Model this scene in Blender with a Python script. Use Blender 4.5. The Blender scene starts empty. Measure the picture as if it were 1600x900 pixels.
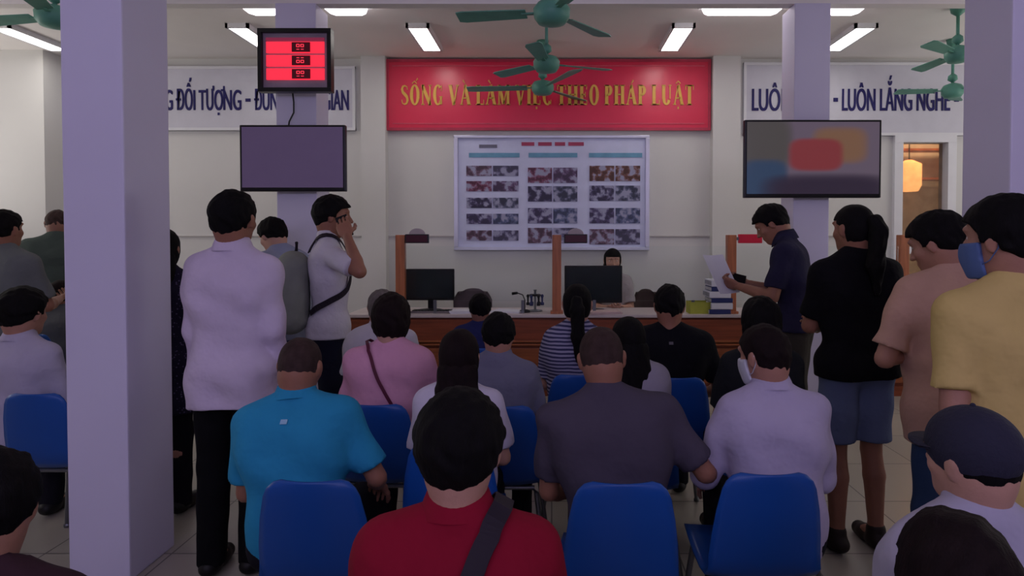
import bpy, bmesh, math, random
import numpy as np
from mathutils import Vector, Matrix, Euler
random.seed(7)
PI = math.pi
sc = bpy.context.scene
C = sc.collection

# ------------------------------------------------------------------ camera, world, light, exposure
FPX, CX, CY, CAMZ, PITCH = 1000.0, 862.0, 393.0, 1.5, math.radians(1.3)
cam = bpy.data.cameras.new('camera')
cam.sensor_width = 36; cam.lens = 36 * FPX / 1600
cam.shift_x = -(CX - 800) / 1600; cam.shift_y = -(450 - CY) / 1600
cam.clip_start = .05
camo = bpy.data.objects.new('camera', cam); C.objects.link(camo)
camo.location = (0, 0, CAMZ); camo.rotation_euler = (PI/2 - PITCH, 0, 0)
sc.camera = camo

def at(px, py, Y):
    u = (px - CX) / FPX; v = (CY - py) / FPX
    dy = math.cos(PITCH) + v * math.sin(PITCH); dz = -math.sin(PITCH) + v * math.cos(PITCH)
    k = Y / dy
    return Vector((u * k, Y, CAMZ + dz * k))
def X_(px, Y, py=370): return at(px, py, Y).x
def Z_(py, Y): return at(800, py, Y).z

w = bpy.data.worlds.new('world'); sc.world = w; w.use_nodes = True
w.node_tree.nodes['Background'].inputs[0].default_value = (.55, .55, .75, 1)
w.node_tree.nodes['Background'].inputs[1].default_value = .25

def area(name, loc, rot, sx, sy, power, col):
    l = bpy.data.lights.new(name, 'AREA'); l.shape = 'RECTANGLE'; l.size = sx; l.size_y = sy
    l.energy = power; l.color = col
    o = bpy.data.objects.new(name, l); C.objects.link(o); o.location = loc; o.rotation_euler = rot
    return o
# daylight from the glazed entrance behind the camera, a little violet; aimed slightly up
area('entrance_daylight', (0, -2.3, 2.75), (math.radians(114), 0, 0), 6.5, 1.0, 92, (.68, .60, 1.0))
# unseen fill lights added at both sides, aimed up to brighten the ceiling
area('side_ceiling_fill', (-6.9, 4.2, 2.0), (math.radians(138), 0, math.radians(-90)), 4.5, 1.4, 70, (1.0, .96, .93))
area('side_ceiling_fill', (6.3, 4.2, 2.0), (math.radians(138), 0, math.radians(90)), 4.5, 1.4, 70, (1.0, .96, .93))
LAMP_BACK = 12.0      # strength of the panels over the counter
LAMP_FRONT = 0.9      # strength of the unseen panels added over the seats
TUBE = 5.0

vs = sc.view_settings
sc.display_settings.display_device = 'sRGB'
vs.view_transform = 'Standard'; vs.look = 'None'; vs.gamma = 1; vs.use_curve_mapping = False
vs.exposure = -0.08

# ------------------------------------------------------------------ materials
def lin(c):
    return tuple(((v/255)/12.92 if v/255 <= .04045 else ((v/255+.055)/1.055)**2.4) for v in c)
MATS = {}
def mat(name, rgb, rough=.7, metal=0, noise=.12, nscale=8, bump=0, bscale=60, emit=0, spec=.3, coord='Object', bdist=.01):
    if name in MATS: return MATS[name]
    m = bpy.data.materials.new(name); m.use_nodes = True
    nt = m.node_tree; b = nt.nodes['Principled BSDF']
    c = lin(rgb)
    b.inputs['Roughness'].default_value = rough; b.inputs['Metallic'].default_value = metal
    b.inputs['Specular IOR Level'].default_value = spec
    tc = nt.nodes.new('ShaderNodeTexCoord')
    n = nt.nodes.new('ShaderNodeTexNoise'); n.inputs['Scale'].default_value = nscale; n.inputs['Detail'].default_value = 4
    nt.links.new(tc.outputs[coord], n.inputs['Vector'])
    r = nt.nodes.new('ShaderNodeValToRGB')
    r.color_ramp.elements[0].position = .3; r.color_ramp.elements[1].position = .7
    r.color_ramp.elements[0].color = (*[v*(1-noise) for v in c], 1)
    r.color_ramp.elements[1].color = (*[min(1, v*(1+noise)) for v in c], 1)
    nt.links.new(n.outputs['Fac'], r.inputs['Fac']); nt.links.new(r.outputs['Color'], b.inputs['Base Color'])
    if bump:
        n2 = nt.nodes.new('ShaderNodeTexNoise'); n2.inputs['Scale'].default_value = bscale; n2.inputs['Detail'].default_value = 3
        nt.links.new(tc.outputs[coord], n2.inputs['Vector'])
        bp = nt.nodes.new('ShaderNodeBump'); bp.inputs['Strength'].default_value = bump; bp.inputs['Distance'].default_value = bdist
        nt.links.new(n2.outputs['Fac'], bp.inputs['Height']); nt.links.new(bp.outputs['Normal'], b.inputs['Normal'])
    if emit:
        b.inputs['Emission Color'].default_value = (*c, 1); b.inputs['Emission Strength'].default_value = emit
    MATS[name] = m
    return m
def N(m, t): return m.node_tree.nodes.new(t)
def bs(m): return m.node_tree.nodes['Principled BSDF']
def cloth(name, rgb, **k): return mat('cloth_'+name, rgb, rough=.9, noise=.07, nscale=5, bump=.55, bscale=9, spec=.12, bdist=.03, **k)

M_wall = mat('wall_paint', (214, 213, 209), .85, noise=.02, nscale=2)
M_ceil = mat('ceiling_paint', (238, 233, 229), .9, noise=.02, nscale=2)
M_col = mat('column_paint', (212, 208, 232), .55, noise=.03, nscale=1.5)
M_white = mat('white_trim', (225, 225, 228), .5, noise=.02)
M_black = mat('black_plastic', (18, 17, 22), .35, noise=.05)
M_dark = mat('dark_plastic', (32, 34, 38), .4, noise=.05)
M_steel = mat('steel_frame', (120, 122, 128), .35, .8, noise=.05)
M_paper = mat('paper', (215, 215, 225), .9, noise=.02)
M_chair = mat('blue_chair_plastic', (24, 78, 158), .38, noise=.05, nscale=3, spec=.35)
M_eye = mat('eye_white', (200, 195, 190), .3, noise=.02)
M_iris = mat('dark_iris', (25, 18, 15), .2, noise=.02)
M_green = mat('fan_green', (92, 150, 132), .45, noise=.08)

def wood(name, rgb, vertical=False):
    if name in MATS: return MATS[name]
    m = mat(name, rgb, .42, noise=.1, spec=.4)
    nt = m.node_tree; b = bs(m)
    tc = N(m, 'ShaderNodeTexCoord'); mp = N(m, 'ShaderNodeMapping'); mp.inputs['Scale'].default_value = (14, 14, 1.2) if vertical else (1.2, 14, 18)
    wv = N(m, 'ShaderNodeTexNoise'); wv.inputs['Scale'].default_value = 2.2; wv.inputs['Detail'].default_value = 5
    nt.links.new(tc.outputs['Object'], mp.inputs[0]); nt.links.new(mp.outputs[0], wv.inputs['Vector'])
    r = N(m, 'ShaderNodeValToRGB'); c = lin(rgb)
    r.color_ramp.elements[0].position = .3; r.color_ramp.elements[1].position = .7
    r.color_ramp.elements[0].color = (*[v*.72 for v in c], 1); r.color_ramp.elements[1].color = (*[v*1.2 for v in c], 1)
    nt.links.new(wv.outputs['Fac'], r.inputs['Fac']); nt.links.new(r.outputs['Color'], b.inputs['Base Color'])
    return m
M_wood = wood('counter_wood', (132, 66, 40))
M_wood2 = wood('counter_panel_wood', (150, 84, 48))
M_post = wood('post_wood', (172, 104, 70), True)

# floor tiles
M_floor = mat('floor_tiles', (150, 147, 140), .28, noise=.05)
def tiles():
    m = M_floor; nt = m.node_tree; b = bs(m)
    tc = N(m, 'ShaderNodeTexCoord'); br = N(m, 'ShaderNodeTexBrick')
    br.offset = 0; br.inputs['Scale'].default_value = 1; br.inputs['Brick Width'].default_value = .6; br.inputs['Row Height'].default_value = .6
    br.inputs['Mortar Size'].default_value = .004
    br.inputs['Color1'].default_value = (*lin((166, 160, 148)), 1); br.inputs['Color2'].default_value = (*lin((158, 153, 143)), 1)
    br.inputs['Mortar'].default_value = (*lin((95, 92, 88)), 1)
    nt.links.new(tc.outputs['Object'], br.inputs['Vector']); nt.links.new(br.outputs['Color'], b.inputs['Base Color'])
tiles()
M_glass = bpy.data.materials.new('clear_glass'); M_glass.use_nodes = True
g = bs(M_glass); g.inputs['Base Color'].default_value = (.95, .98, .98, 1); g.inputs['Roughness'].default_value = .03
g.inputs['Transmission Weight'].default_value = 1; g.inputs['IOR'].default_value = 1.12
M_lamp = mat('lamp_diffuser', (255, 250, 245), .5, noise=0, emit=LAMP_BACK)
M_lampf = mat('lamp_diffuser_dim', (255, 250, 250), .5, noise=0, emit=LAMP_FRONT)
M_tube = mat('tube_light', (255, 246, 250), .5, noise=0, emit=TUBE)

# ------------------------------------------------------------------ mesh helpers
def tag(o, label=None, cat=None, group=None, kind=None):
    if label: o['label'] = label
    if cat: o['category'] = cat
    if group: o['group'] = group
    if kind: o['kind'] = kind
    return o
def link(name, me, m=None, parent=None, smooth=False):
    if m is not None: me.materials.append(m)
    if smooth: me.polygons.foreach_set('use_smooth', [True]*len(me.polygons))
    o = bpy.data.objects.new(name, me); C.objects.link(o)
    if parent is not None: o.parent = parent
    return o
def obj(name, bm, m, parent=None, smooth=False):
    me = bpy.data.meshes.new(name); bm.normal_update(); bm.to_mesh(me); bm.free()
    return link(name, me, m, parent, smooth)
def empty(name, loc, label, cat, group=None, rz=0):
    o = bpy.data.objects.new(name, None); C.objects.link(o); o.location = loc; o.rotation_euler.z = rz
    return tag(o, label, cat, group)
def BM(): return bmesh.new()
def box(bm, c, s, bev=0, rot=None):
    r = bmesh.ops.create_cube(bm, size=1)
    vv = r['verts']
    bmesh.ops.scale(bm, vec=s, verts=vv)
    if bev:
        ed = list({e for v in vv for e in v.link_edges})
        rr = bmesh.ops.bevel(bm, geom=ed, offset=bev, segments=2, profile=.6, affect='EDGES')
        vv = list({v for f in rr['faces'] for v in f.verts} | {v for v in vv if v.is_valid})
    if rot is not None: bmesh.ops.rotate(bm, cent=(0, 0, 0), matrix=rot, verts=vv)
    bmesh.ops.translate(bm, vec=c, verts=vv)
    return bm
def bx(x0, x1, y0, y1, z0, z1, bev=0):
    return box(BM(), ((x0+x1)/2, (y0+y1)/2, (z0+z1)/2), (x1-x0, y1-y0, z1-z0), bev)
def tube(bm, pts, r, seg=12, flat=None, cap=True):
    """swept tube; r a number or list; flat=(dir) squash direction with ratio"""
    pts = [Vector(p) for p in pts]; n = len(pts)
    rr = r if isinstance(r, (list, tuple)) else [r]*n
    rings = []
    for i, p in enumerate(pts):
        t = (pts[min(i+1, n-1)] - pts[max(i-1, 0)]).normalized()
        a = Vector((0, 0, 1)) if abs(t.z) < .9 else Vector((0, 1, 0))
        u = t.cross(a).normalized(); v = t.cross(u).normalized()
        rings.append([bm.verts.new(p + (u*math.cos(2*PI*k/seg) + v*math.sin(2*PI*k/seg))*rr[i]) for k in range(seg)])
    for i in range(n-1):
        for k in range(seg):
            bm.faces.new((rings[i][k], rings[i][(k+1) % seg], rings[i+1][(k+1) % seg], rings[i+1][k]))
    if cap:
        bm.faces.new(rings[0][::-1]); bm.faces.new(rings[-1])
    return bm
def lathe(bm, prof, c=(0, 0, 0), seg=32):
    c = Vector(c); rings = []
    for r, z in prof:
        rings.append([bm.verts.new(c + Vector((max(r, 1e-4)*math.cos(2*PI*k/seg), max(r, 1e-4)*math.sin(2*PI*k/seg), z))) for k in range(seg)])
    for i in range(len(rings)-1):
        for k in range(seg):
            bm.faces.new((rings[i][k], rings[i][(k+1) % seg], rings[i+1][(k+1) % seg], rings[i+1][k]))
    bm.faces.new(rings[0][::-1]); bm.faces.new(rings[-1])
    return bm
def struct(name, bm, m, parent=None):
    o = obj(name, bm, m, parent)
    if parent is None: o['kind'] = 'structure'
    return o

# ------------------------------------------------------------------ signed distance modelling
def rot(pitch=0, yaw=0, roll=0):
    """pitch>0 leans forward (+Y), yaw>0 turns left, roll>0 tips towards +X ; degrees"""
    p, y, r = map(math.radians, (pitch, yaw, roll))
    return np.array((Matrix.Rotation(y, 3, 'Z') @ Matrix.Rotation(r, 3, 'Y') @ Matrix.Rotation(-p, 3, 'X')))
V = lambda *a: np.array(a, float)
def unit(v): v = np.asarray(v, float); return v/np.linalg.norm(v)
def cap(a, b, ra, rb, k=.03, fr=None, s=(1, 1, 1), cut=None):
    return dict(t='c', a=np.asarray(a, float), b=np.asarray(b, float), ra=ra, rb=rb, k=k, fr=fr, s=np.array(s, float), cut=cut)
def ell(c, r, k=.03, fr=None):
    return dict(t='e', c=np.asarray(c, float), r=np.array(r, float), k=k, fr=fr)
def bbox(p):
    if p['t'] == 'c':
        m = max(p['ra'], p['rb'])*p['s'].max()
        return np.minimum(p['a'], p['b'])-m, np.maximum(p['a'], p['b'])+m
    m = p['r'].max(); return p['c']-m, p['c']+m
def evalp(p, X, Y, Z):
    if p['t'] == 'c':
        o = p['a']; x, y, z = X-o[0], Y-o[1], Z-o[2]; d = p['b']-o
        if p['fr'] is not None:
            f = p['fr']; x, y, z = (x*f[0, i]+y*f[1, i]+z*f[2, i] for i in range(3)); d = f.T @ d
        s = p['s']; x, y, z = x/s[0], y/s[1], z/s[2]; d = d/s
        dd = max(d @ d, 1e-9)
        t = np.clip((x*d[0]+y*d[1]+z*d[2])/dd, 0, 1)
        q = np.sqrt((x-t*d[0])**2+(y-t*d[1])**2+(z-t*d[2])**2) - (p['ra']+t*(p['rb']-p['ra']))
        q = q*s.min()
        if p['cut'] is not None:
            c0, n = p['cut']; q = np.maximum(q, (X-c0[0])*n[0]+(Y-c0[1])*n[1]+(Z-c0[2])*n[2])
        return q
    o = p['c']; x, y, z = X-o[0], Y-o[1], Z-o[2]
    if p['fr'] is not None:
        f = p['fr']; x, y, z = (x*f[0, i]+y*f[1, i]+z*f[2, i] for i in range(3))
    r = p['r']
    k0 = np.sqrt((x/r[0])**2+(y/r[1])**2+(z/r[2])**2); k1 = np.sqrt((x/r[0]**2)**2+(y/r[1]**2)**2+(z/r[2]**2)**2)+1e-9
    return k0*(k0-1)/k1
def smin(a, b, k):
    h = np.clip(.5+.5*(b-a)/k, 0, 1)
    return b*(1-h)+a*h-k*h*(1-h)
def field_at(prims, P):
    d = 9.0
    for p in prims: d = smin(d, float(evalp(p, P[0], P[1], P[2])), p['k'])
    return d
def sdf_mesh(prims, h, post=None, pad=.03):
    bb = [bbox(p) for p in prims]
    lo = np.min([b[0] for b in bb], 0)-pad; hi = np.max([b[1] for b in bb], 0)+pad
    n = np.ceil((hi-lo)/h).astype(int)+1
    ax = [lo[i]+h*np.arange(n[i]) for i in range(3)]
    F = np.full(n, .5)
    for p, (l, u) in zip(prims, bb):
        m = .02+p['k']*.6
        i0 = np.maximum(((l-m-lo)/h).astype(int), 0); i1 = np.minimum(((u+m-lo)/h).astype(int)+2, n)
        sl = tuple(slice(i0[i], i1[i]) for i in range(3))
        X, Y, Z = np.meshgrid(*[ax[i][sl[i]] for i in range(3)], indexing='ij', sparse=True)
        F[sl] = smin(F[sl], evalp(p, X, Y, Z), p['k'])
    if post is not None:
        X, Y, Z = np.meshgrid(*ax, indexing='ij', sparse=True); F = post(F, X, Y, Z)
    return nets(F, lo, h)
def nets(F, lo, h):
    S = F < 0
    cs = [(i, j, k) for i in (0, 1) for j in (0, 1) for k in (0, 1)]
    n = np.array(F.shape)
    def corner(A, c): return A[c[0]:n[0]-1+c[0], c[1]:n[1]-1+c[1], c[2]:n[2]-1+c[2]]
    cnt = sum(corner(S, c).astype(np.int8) for c in cs)
    act = (cnt > 0) & (cnt < 8)
    idx = np.argwhere(act)
    ids = np.full(act.shape, -1, np.int64); ids[act] = np.arange(len(idx))
    vals = {c: F[idx[:, 0]+c[0], idx[:, 1]+c[1], idx[:, 2]+c[2]] for c in cs}
    acc = np.zeros((len(idx), 3)); num = np.zeros(len(idx))
    for c in cs:
        for a in range(3):
            if c[a] == 0:
                e = list(c); e[a] = 1; e = tuple(e)
                v0, v1 = vals[c], vals[e]; m = (v0 < 0) != (v1 < 0)
                t = np.where(m, v0/np.where(m, v0-v1, 1), 0)
                pt = np.tile(np.array(c, float), (len(idx), 1)); pt[:, a] = t
                acc += np.where(m[:, None], pt, 0); num += m
    verts = lo+h*(idx+acc/num[:, None])
    faces = []
    for a in range(3):
        b, c = (a+1) % 3, (a+2) % 3
        A0 = np.take(S, range(0, n[a]-1), a); A1 = np.take(S, range(1, n[a]), a)
        e = np.argwhere(A0 != A1)
        e = e[(e[:, b] > 0) & (e[:, c] > 0) & (e[:, b] < n[b]-1) & (e[:, c] < n[c]-1)]
        if not len(e): continue
        s0 = S[e[:, 0], e[:, 1], e[:, 2]]
        def nb(db, dc):
            q = e.copy(); q[:, b] -= db; q[:, c] -= dc
            return ids[q[:, 0], q[:, 1], q[:, 2]]
        q = np.stack([nb(1, 1), nb(0, 1), nb(0, 0), nb(1, 0)], 1)
        q[~s0] = q[~s0][:, ::-1]
        faces.append(q)
    return verts, np.concatenate(faces)
def join(parts):
    vs_, fs, o = [], [], 0
    for v, f in parts: vs_.append(v); fs.append(f+o); o += len(v)
    return np.concatenate(vs_), np.concatenate(fs)
def npmesh(name, vf, m, parent=None):
    v, f = vf
    me = bpy.data.meshes.new(name)
    me.vertices.add(len(v)); me.vertices.foreach_set('co', v.astype(np.float32).ravel())
    me.loops.add(f.size); me.loops.foreach_set('vertex_index', f.astype(np.int32).ravel())
    me.polygons.add(len(f)); me.polygons.foreach_set('loop_start', np.arange(0, f.size, 4, dtype=np.int32))
    me.polygons.foreach_set('use_smooth', np.ones(len(f), bool))
    me.update(calc_edges=True); me.validate()
    return link(name, me, m, parent)

# ------------------------------------------------------------------ people
def hand_prims(wr, d, n, curl=.5, s=1.0, side=1, grip=False):
    """palm and five fingers; d along forearm, n the palm normal (the way fingers close)"""
    d = unit(d); n = unit(n - d*(n @ d)); wv = np.cross(d, n)*side
    P = lambda a, b, c: wr + s*(d*a + wv*b + n*c)
    fr = np.stack([wv, n, d], 1)
    out = [cap(P(-.03, 0, 0), P(.02, 0, 0), .024*s, .024*s, .012, fr, (1.15, .8, 1)),
           cap(P(.035, -.018, 0), P(.035, .018, 0), .026*s, .026*s, .015, fr, (1, .55, 1)),
           cap(P(.075, -.024, 0), P(.075, .024, 0), .020*s, .019*s, .02, fr, (1, .62, 1))]
    L = [(-.030, .036, .024, .018, .0085), (-.010, .042, .027, .020, .009), (.011, .039, .025, .019, .0088), (.031, .030, .020, .016, .0075)]
    for i, (off, a, b, c, r) in enumerate(L):
        p = P(.088 - (.008 if i == 3 else 0), off, 0); ang = curl*(.55+.08*i)
        spread = off*1.2
        for ln, rr in ((a, r), (b, r*.92), (c, r*.84)):
            dv = unit(d*math.cos(ang)+n*math.sin(ang)+wv*spread)
            q = p + dv*ln*s
            out.append(cap(p, q, rr*s, rr*.92*s, .004)); p = q; ang += curl*1.0
    p = P(.022, -.026, .004)
    for ln, rr, v in ((.040, .0125, (.62, -.66, .35)), (.030, .0105, (.85, -.30, .45)), (.024, .0095, (.92, -.02, .4))):
        q = p + unit(d*v[0]+wv*v[1]+n*(v[2]+curl*.35))*ln*s
        out.append(cap(p, q, rr*s, rr*.9*s, .007)); p = q
    return out

def head_prims(c, f, s, detail=True):
    E = lambda p, r, k=.03: ell(c+f @ (V(*p)*s), V(*r)*s, k, f)
    out = [E((0, -.012, .028), (.077, .097, .090)), E((0, .028, -.045), (.057, .062, .070), .04), E((0, .062, -.088), (.024, .022, .020), .03),
           E((0, -.035, -.035), (.060, .058, .055), .04)]
    if detail:
        W = lambda p: c+f @ (V(*p)*s)
        out += [E((0, .078, .040), (.050, .012, .010), .02),
                cap(W((0, .086, .018)), W((0, .108, -.020)), .007*s, .011*s, .012),
                E((-.012, .098, -.024), (.009, .009, .007), .008), E((.012, .098, -.024), (.009, .009, .007), .008),
                E((0, .086, -.052), (.022, .010, .006), .008), E((0, .084, -.063), (.019, .010, .006), .008),
                E((-.045, .052, -.02), (.02, .02, .018), .02), E((.045, .052, -.02), (.02, .02, .018), .02)]
        for sx in (-1, 1):
            fe = f @ rot(0, -sx*22, 0)
            out += [ell(W((sx*.080, -.012, -.004)), V(.010, .019, .031)*s, .006, fe),
                    ell(W((sx*.083, -.020, .006)), V(.010, .014, .022)*s, .004, fe)]
    return out

SKIN = {'mid': (168, 122, 104), 'dark': (128, 88, 74), 'light': (186, 142, 124), 'tan': (146, 100, 80)}
def skin(k): 
    m = mat('skin_'+k, SKIN[k], .55, noise=.06, nscale=12, bump=.1, bscale=120, spec=.35); return m
HAIR = {'black': (11, 9, 11), 'brown': (24, 15, 16), 'grey': (96, 90, 88), 'stubble': (58, 44, 42)}
def hairmat(k):
    name = 'hair_'+k
    if name in MATS: return MATS[name]
    m = mat(name, HAIR[k], .75, noise=.25, nscale=40, spec=.12)
    nt = m.node_tree; tc = N(m, 'ShaderNodeTexCoord'); mp = N(m, 'ShaderNodeMapping'); mp.inputs['Scale'].default_value = (1, 1, .12)
    n = N(m, 'ShaderNodeTexNoise'); n.inputs['Scale'].default_value = 260
    nt.links.new(tc.outputs['Object'], mp.inputs[0]); nt.links.new(mp.outputs[0], n.inputs['Vector'])
    bp = N(m, 'ShaderNodeBump'); bp.inputs['Strength'].default_value = .5; bp.inputs['Distance'].default_value = .004
    nt.links.new(n.outputs['Fac'], bp.inputs['Height']); nt.links.new(bp.outputs['Normal'], bs(m).inputs['Normal'])
    return m

ARMS = {  # (upper dir, fore dir, palm normal) with x pointing outwards
    'down': ((.16, -.04, -1), (.02, .16, -1), (-1, .1, 0)),
    'lap': ((.20, .22, -1), (-.38, 1, -.30), (-.1, -.2, -1)),
    'lapwide': ((.42, .12, -1), (-.30, 1, -.35), (-.3, -.2, -1)),
    'front': ((.14, .35, -1), (-.55, 1, .15), (-.6, .2, .6)),
    'hold': ((.12, .30, -1), (-.30, 1, .35), (-.8, .2, .6)),
    'cross': ((.10, .30, -1), (-1, .55, .05), (-.1, -1, 0)),
    'phone': ((.50, .42, -.24), (-.62, -.34, 1), (-.9, .1, 0)),
    'behind': ((.22, -.25, -1), (-.55, -.1, -1), (0, 1, 0)),
}
def person(label, px, top, Y, seated=False, yaw=0, lean=(4, 6), side=0, twist=0, head=(0, 0, 0), arms=('down', 'down'), w=1.0, belly=0,
           skin_='mid', hair='black', style='short', shirt=None, sleeve='short', collar=False, hem=None, pants=None, short_pants=False,
           shoe=None, curls=(.5, .5), hs=1.0, mask=None, cap_m=None, s=None, legs=None, group=None, detail=1.0, neckline=0):
    a1, a2 = lean
    zt = Z_(top, Y)
    def skel(s):
        k = {}
        pel = V(0, 0, .45+.085*s) if seated else V(0, 0, .93*s)
        f1 = rot(a1, 0, side); f2 = rot(a2, twist, side)
        wa = pel+f1 @ V(0, 0, .16*s)
        k.update(pel=pel, f1=f1, f2=f2, wa=wa)
        k['shc'] = wa+f2 @ V(0, 0, .30*s)
        k['nk'] = wa+f2 @ V(0, -.008*s, .345*s)
        hf = rot(*head); k['hf'] = hf
        up = unit(f2 @ V(0, 0, 1)*.6+hf @ V(0, 0, 1)*.4)
        k['hc'] = k['nk']+up*.035*s+hf @ V(0, .018, .122)*s*hs
        k['top'] = k['hc']+hf @ V(0, 0, .122)*s*hs
        return k
    if s is None:
        s0, s1 = .6, 1.3
        for _ in range(30):
            m_ = (s0+s1)/2
            if skel(m_)['top'][2] < zt: s0 = m_
            else: s1 = m_
        s = m_
    k = skel(s); pel, f1, f2, wa, shc, nk, hf, hc = (k[i] for i in ('pel', 'f1', 'f2', 'wa', 'shc', 'nk', 'hf', 'hc'))
    S = s*hs
    # location so that the head lands on its pixel
    Xh = X_(px, Y, top+40); ry = math.radians(yaw)
    hx, hy = hc[0]*math.cos(ry)-hc[1]*math.sin(ry), hc[0]*math.sin(ry)+hc[1]*math.cos(ry)
    loc = Vector((Xh-hx, Y-hy, 0))
    # ---- joints
    T = {}
    for i, sd in ((0, -1), (1, 1)):
        sh = shc+f2 @ V(sd*.166*s*w, 0, -.018*s)
        ar = arms[i] if not isinstance(arms[i], str) else ARMS[arms[i]]
        u, f, n = (f2 @ rot(-a2*.6) @ V(v[0]*sd, v[1], v[2]) for v in ar)
        el = sh+unit(u)*.275*s; wr = el+unit(f)*.245*s
        T[i] = dict(sd=sd, sh=sh, el=el, wr=wr, u=unit(u), f=unit(f), n=unit(n))
        if legs: L = legs[i]
        elif seated: L = ((sd*.115, .43, .0), (sd*.12, .40))
        else: L = ((sd*.095, .02, .0), (sd*.105, -.01))
        hip = pel+V(sd*.088*s*(.5+.5*w), 0, -.02*s)
        if seated: kn = V(L[0][0]*s, L[0][1]*s, .45+.062*s+L[0][2]); an = V(L[1][0]*s, L[1][1]*s, .085)
        else: kn = V(L[0][0]*s, L[0][1]*s, .49*s+L[0][2]); an = V(L[1][0]*s, L[1][1]*s, .085)
        T[i].update(hip=hip, kn=kn, an=an)
    # ---- body
    def torso(e, kk=.05):
        b = belly; wh = .55+.45*w
        return [cap(pel+f1 @ V(-.072*s*wh, 0, 0), pel+f1 @ V(.072*s*wh, 0, 0), .100*s+e, .100*s+e, kk, f1, (1, 1, 1.05)),
                cap(wa+f1 @ V(-.062*s*wh, .01*s+b*.3, -.03*s), wa+f1 @ V(.062*s*wh, .01*s+b*.3, -.03*s), .092*s+e+b*.6, .092*s+e+b*.6, kk, f1, (1, .95, 1)),
                cap(wa+f2 @ V(-.078*s*w, .005, .10*s), wa+f2 @ V(.078*s*w, .005, .10*s), .096*s+e, .096*s+e, kk, f2),
                cap(wa+f2 @ V(-.092*s*w, -.004, .20*s), wa+f2 @ V(.092*s*w, -.004, .20*s), .098*s+e, .098*s+e, kk, f2),
                cap(shc+f2 @ V(-.116*s*w, -.01*s, -.035*s), shc+f2 @ V(.116*s*w, -.01*s, -.035*s), .070*s+e, .070*s+e, kk, f2),
                cap(shc+f2 @ V(-.13*s*w, -.008*s, -.010*s), nk+f2 @ V(-.02*s, -.006, .036*s), .045*s+e, .044*s+e*.4, kk, f2),
                cap(shc+f2 @ V(.13*s*w, -.008*s, -.010*s), nk+f2 @ V(.02*s, -.006, .036*s), .045*s+e, .044*s+e*.4, kk, f2)]
    def armp(t, e, lo=.0, frac=1.0, flare=0):
        """upper arm; frac of length kept"""
        end = t['sh']+(t['el']-t['sh'])*frac
        return cap(t['sh'], t['el'], .054*s+e, .041*s+e+flare, .03, cut=(end, t['u']) if frac < 1 else None)
    B = torso(0)
    for t in T.values():
        B += [cap(t['sh'], t['el'], .048*s, .039*s, .03), cap(t['el'], t['el']+(t['wr']-t['el'])*.3, .038*s, .039*s, .008),
              cap(t['el']+(t['wr']-t['el'])*.3, t['wr'], .039*s, .025*s, .008)]
        cf = t['kn']+(t['an']-t['kn'])*.3+ (V(0, -.012, 0))
        B += [cap(t['hip'], t['kn'], .074*s, .050*s, .02), cap(t['kn'], cf, .049*s, .052*s, .010), cap(cf, t['an'], .052*s, .034*s, .010),
              cap(t['an'], t['an']+V(0, .12*s, -.045), .036*s, .026*s, .03)]
    nkc = [cap(nk-f2 @ V(0, 0, .05*s), hc+hf @ (V(0, -.030, -.055)*S), .062*s*(.85+.15*w), .054*s*(.7+.3*w), .04)]
    body = [sdf_mesh(B, .012)]
    body.append(sdf_mesh(head_prims(hc, hf, S)+nkc, .0052 if Y < 4.5 else .007))
    for i, t in T.items():
        body.append(sdf_mesh(hand_prims(t['wr'], t['f'], t['n'], curls[i], s*.98, side=t['sd']), .0042))
    o = npmesh('person', join(body), skin(skin_))
    o.location = loc; o.rotation_euler.z = ry
    tag(o, label, 'person', group)
    # ---- eyes, brows
    for sx in (-1, 1):
        bm = BM(); bmesh.ops.create_uvsphere(bm, u_segments=16, v_segments=10, radius=.0125*S); bmesh.ops.translate(bm, vec=hc+hf @ (V(sx*.031, .067, .014)*S), verts=bm.verts)
        e = obj('eye', bm, M_eye, o, True)
        bm = BM(); bmesh.ops.create_uvsphere(bm, u_segments=12, v_segments=8, radius=.0062*S); bmesh.ops.translate(bm, vec=hc+hf @ (V(sx*.031, .0745, .012)*S), verts=bm.verts)
        obj('iris', bm, M_iris, e, True)
        bm = BM(); tube(bm, [hc+hf @ (V(sx*x, y, z)*S) for x, y, z in ((.014, .0895, .036), (.030, .084, .041), (.047, .068, .036))], .0035*S, 8)
        obj('eyebrow', bm, hairmat('black' if hair != 'grey' else 'grey'), o, True)
    # ---- shirt
    rs = random.Random(int(px*7+top)); ph = [rs.uniform(0, 6) for _ in range(6)]
    def folds(amp):
        def fn(F, X, Y_, Z):
            return F + amp*(np.sin(34*Z+9*X+ph[0]+1.6*np.sin(11*X+ph[1])+1.2*np.sin(13*Y_+ph[2]))*.6 + np.sin(21*X+15*Z+ph[3]+1.5*np.sin(17*Z+ph[4]))*.6)
        return fn
    e = .014
    SH = torso(e, .06)
    for t in T.values():
        SH.append(cap(t['sh']-t['u']*.01, t['el'], .054*s+.012, .044*s+(.010 if sleeve == 'long' else .018), .024,
                      cut=None if sleeve == 'long' else (t['sh']+(t['el']-t['sh'])*(.80 if sleeve == 'short' else .35), t['u'])))
        if sleeve == 'long':
            SH.append(cap(t['el'], t['wr']-t['f']*.0, .052*s, .037*s, .012, cut=(t['wr']-t['f']*.01, t['f'])))
    hz = hem if hem is not None else (pel[2]-.10*s)
    if not seated:
        SH.append(cap(pel+V(-.075*s*w, .0, -.02), V(-.075*s*w, .0, hz), .106*s+e, .112*s+e, .05))
        SH.append(cap(pel+V(.075*s*w, .0, -.02), V(.075*s*w, .0, hz), .106*s+e, .112*s+e, .05))
    ncut = cap(nk+f2 @ V(0, .022*s, .012*s), nk+f2 @ V(0, .05*s, .20*s), .056*s+neckline, .085*s, .01)
    fo = folds(.0060)
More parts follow.
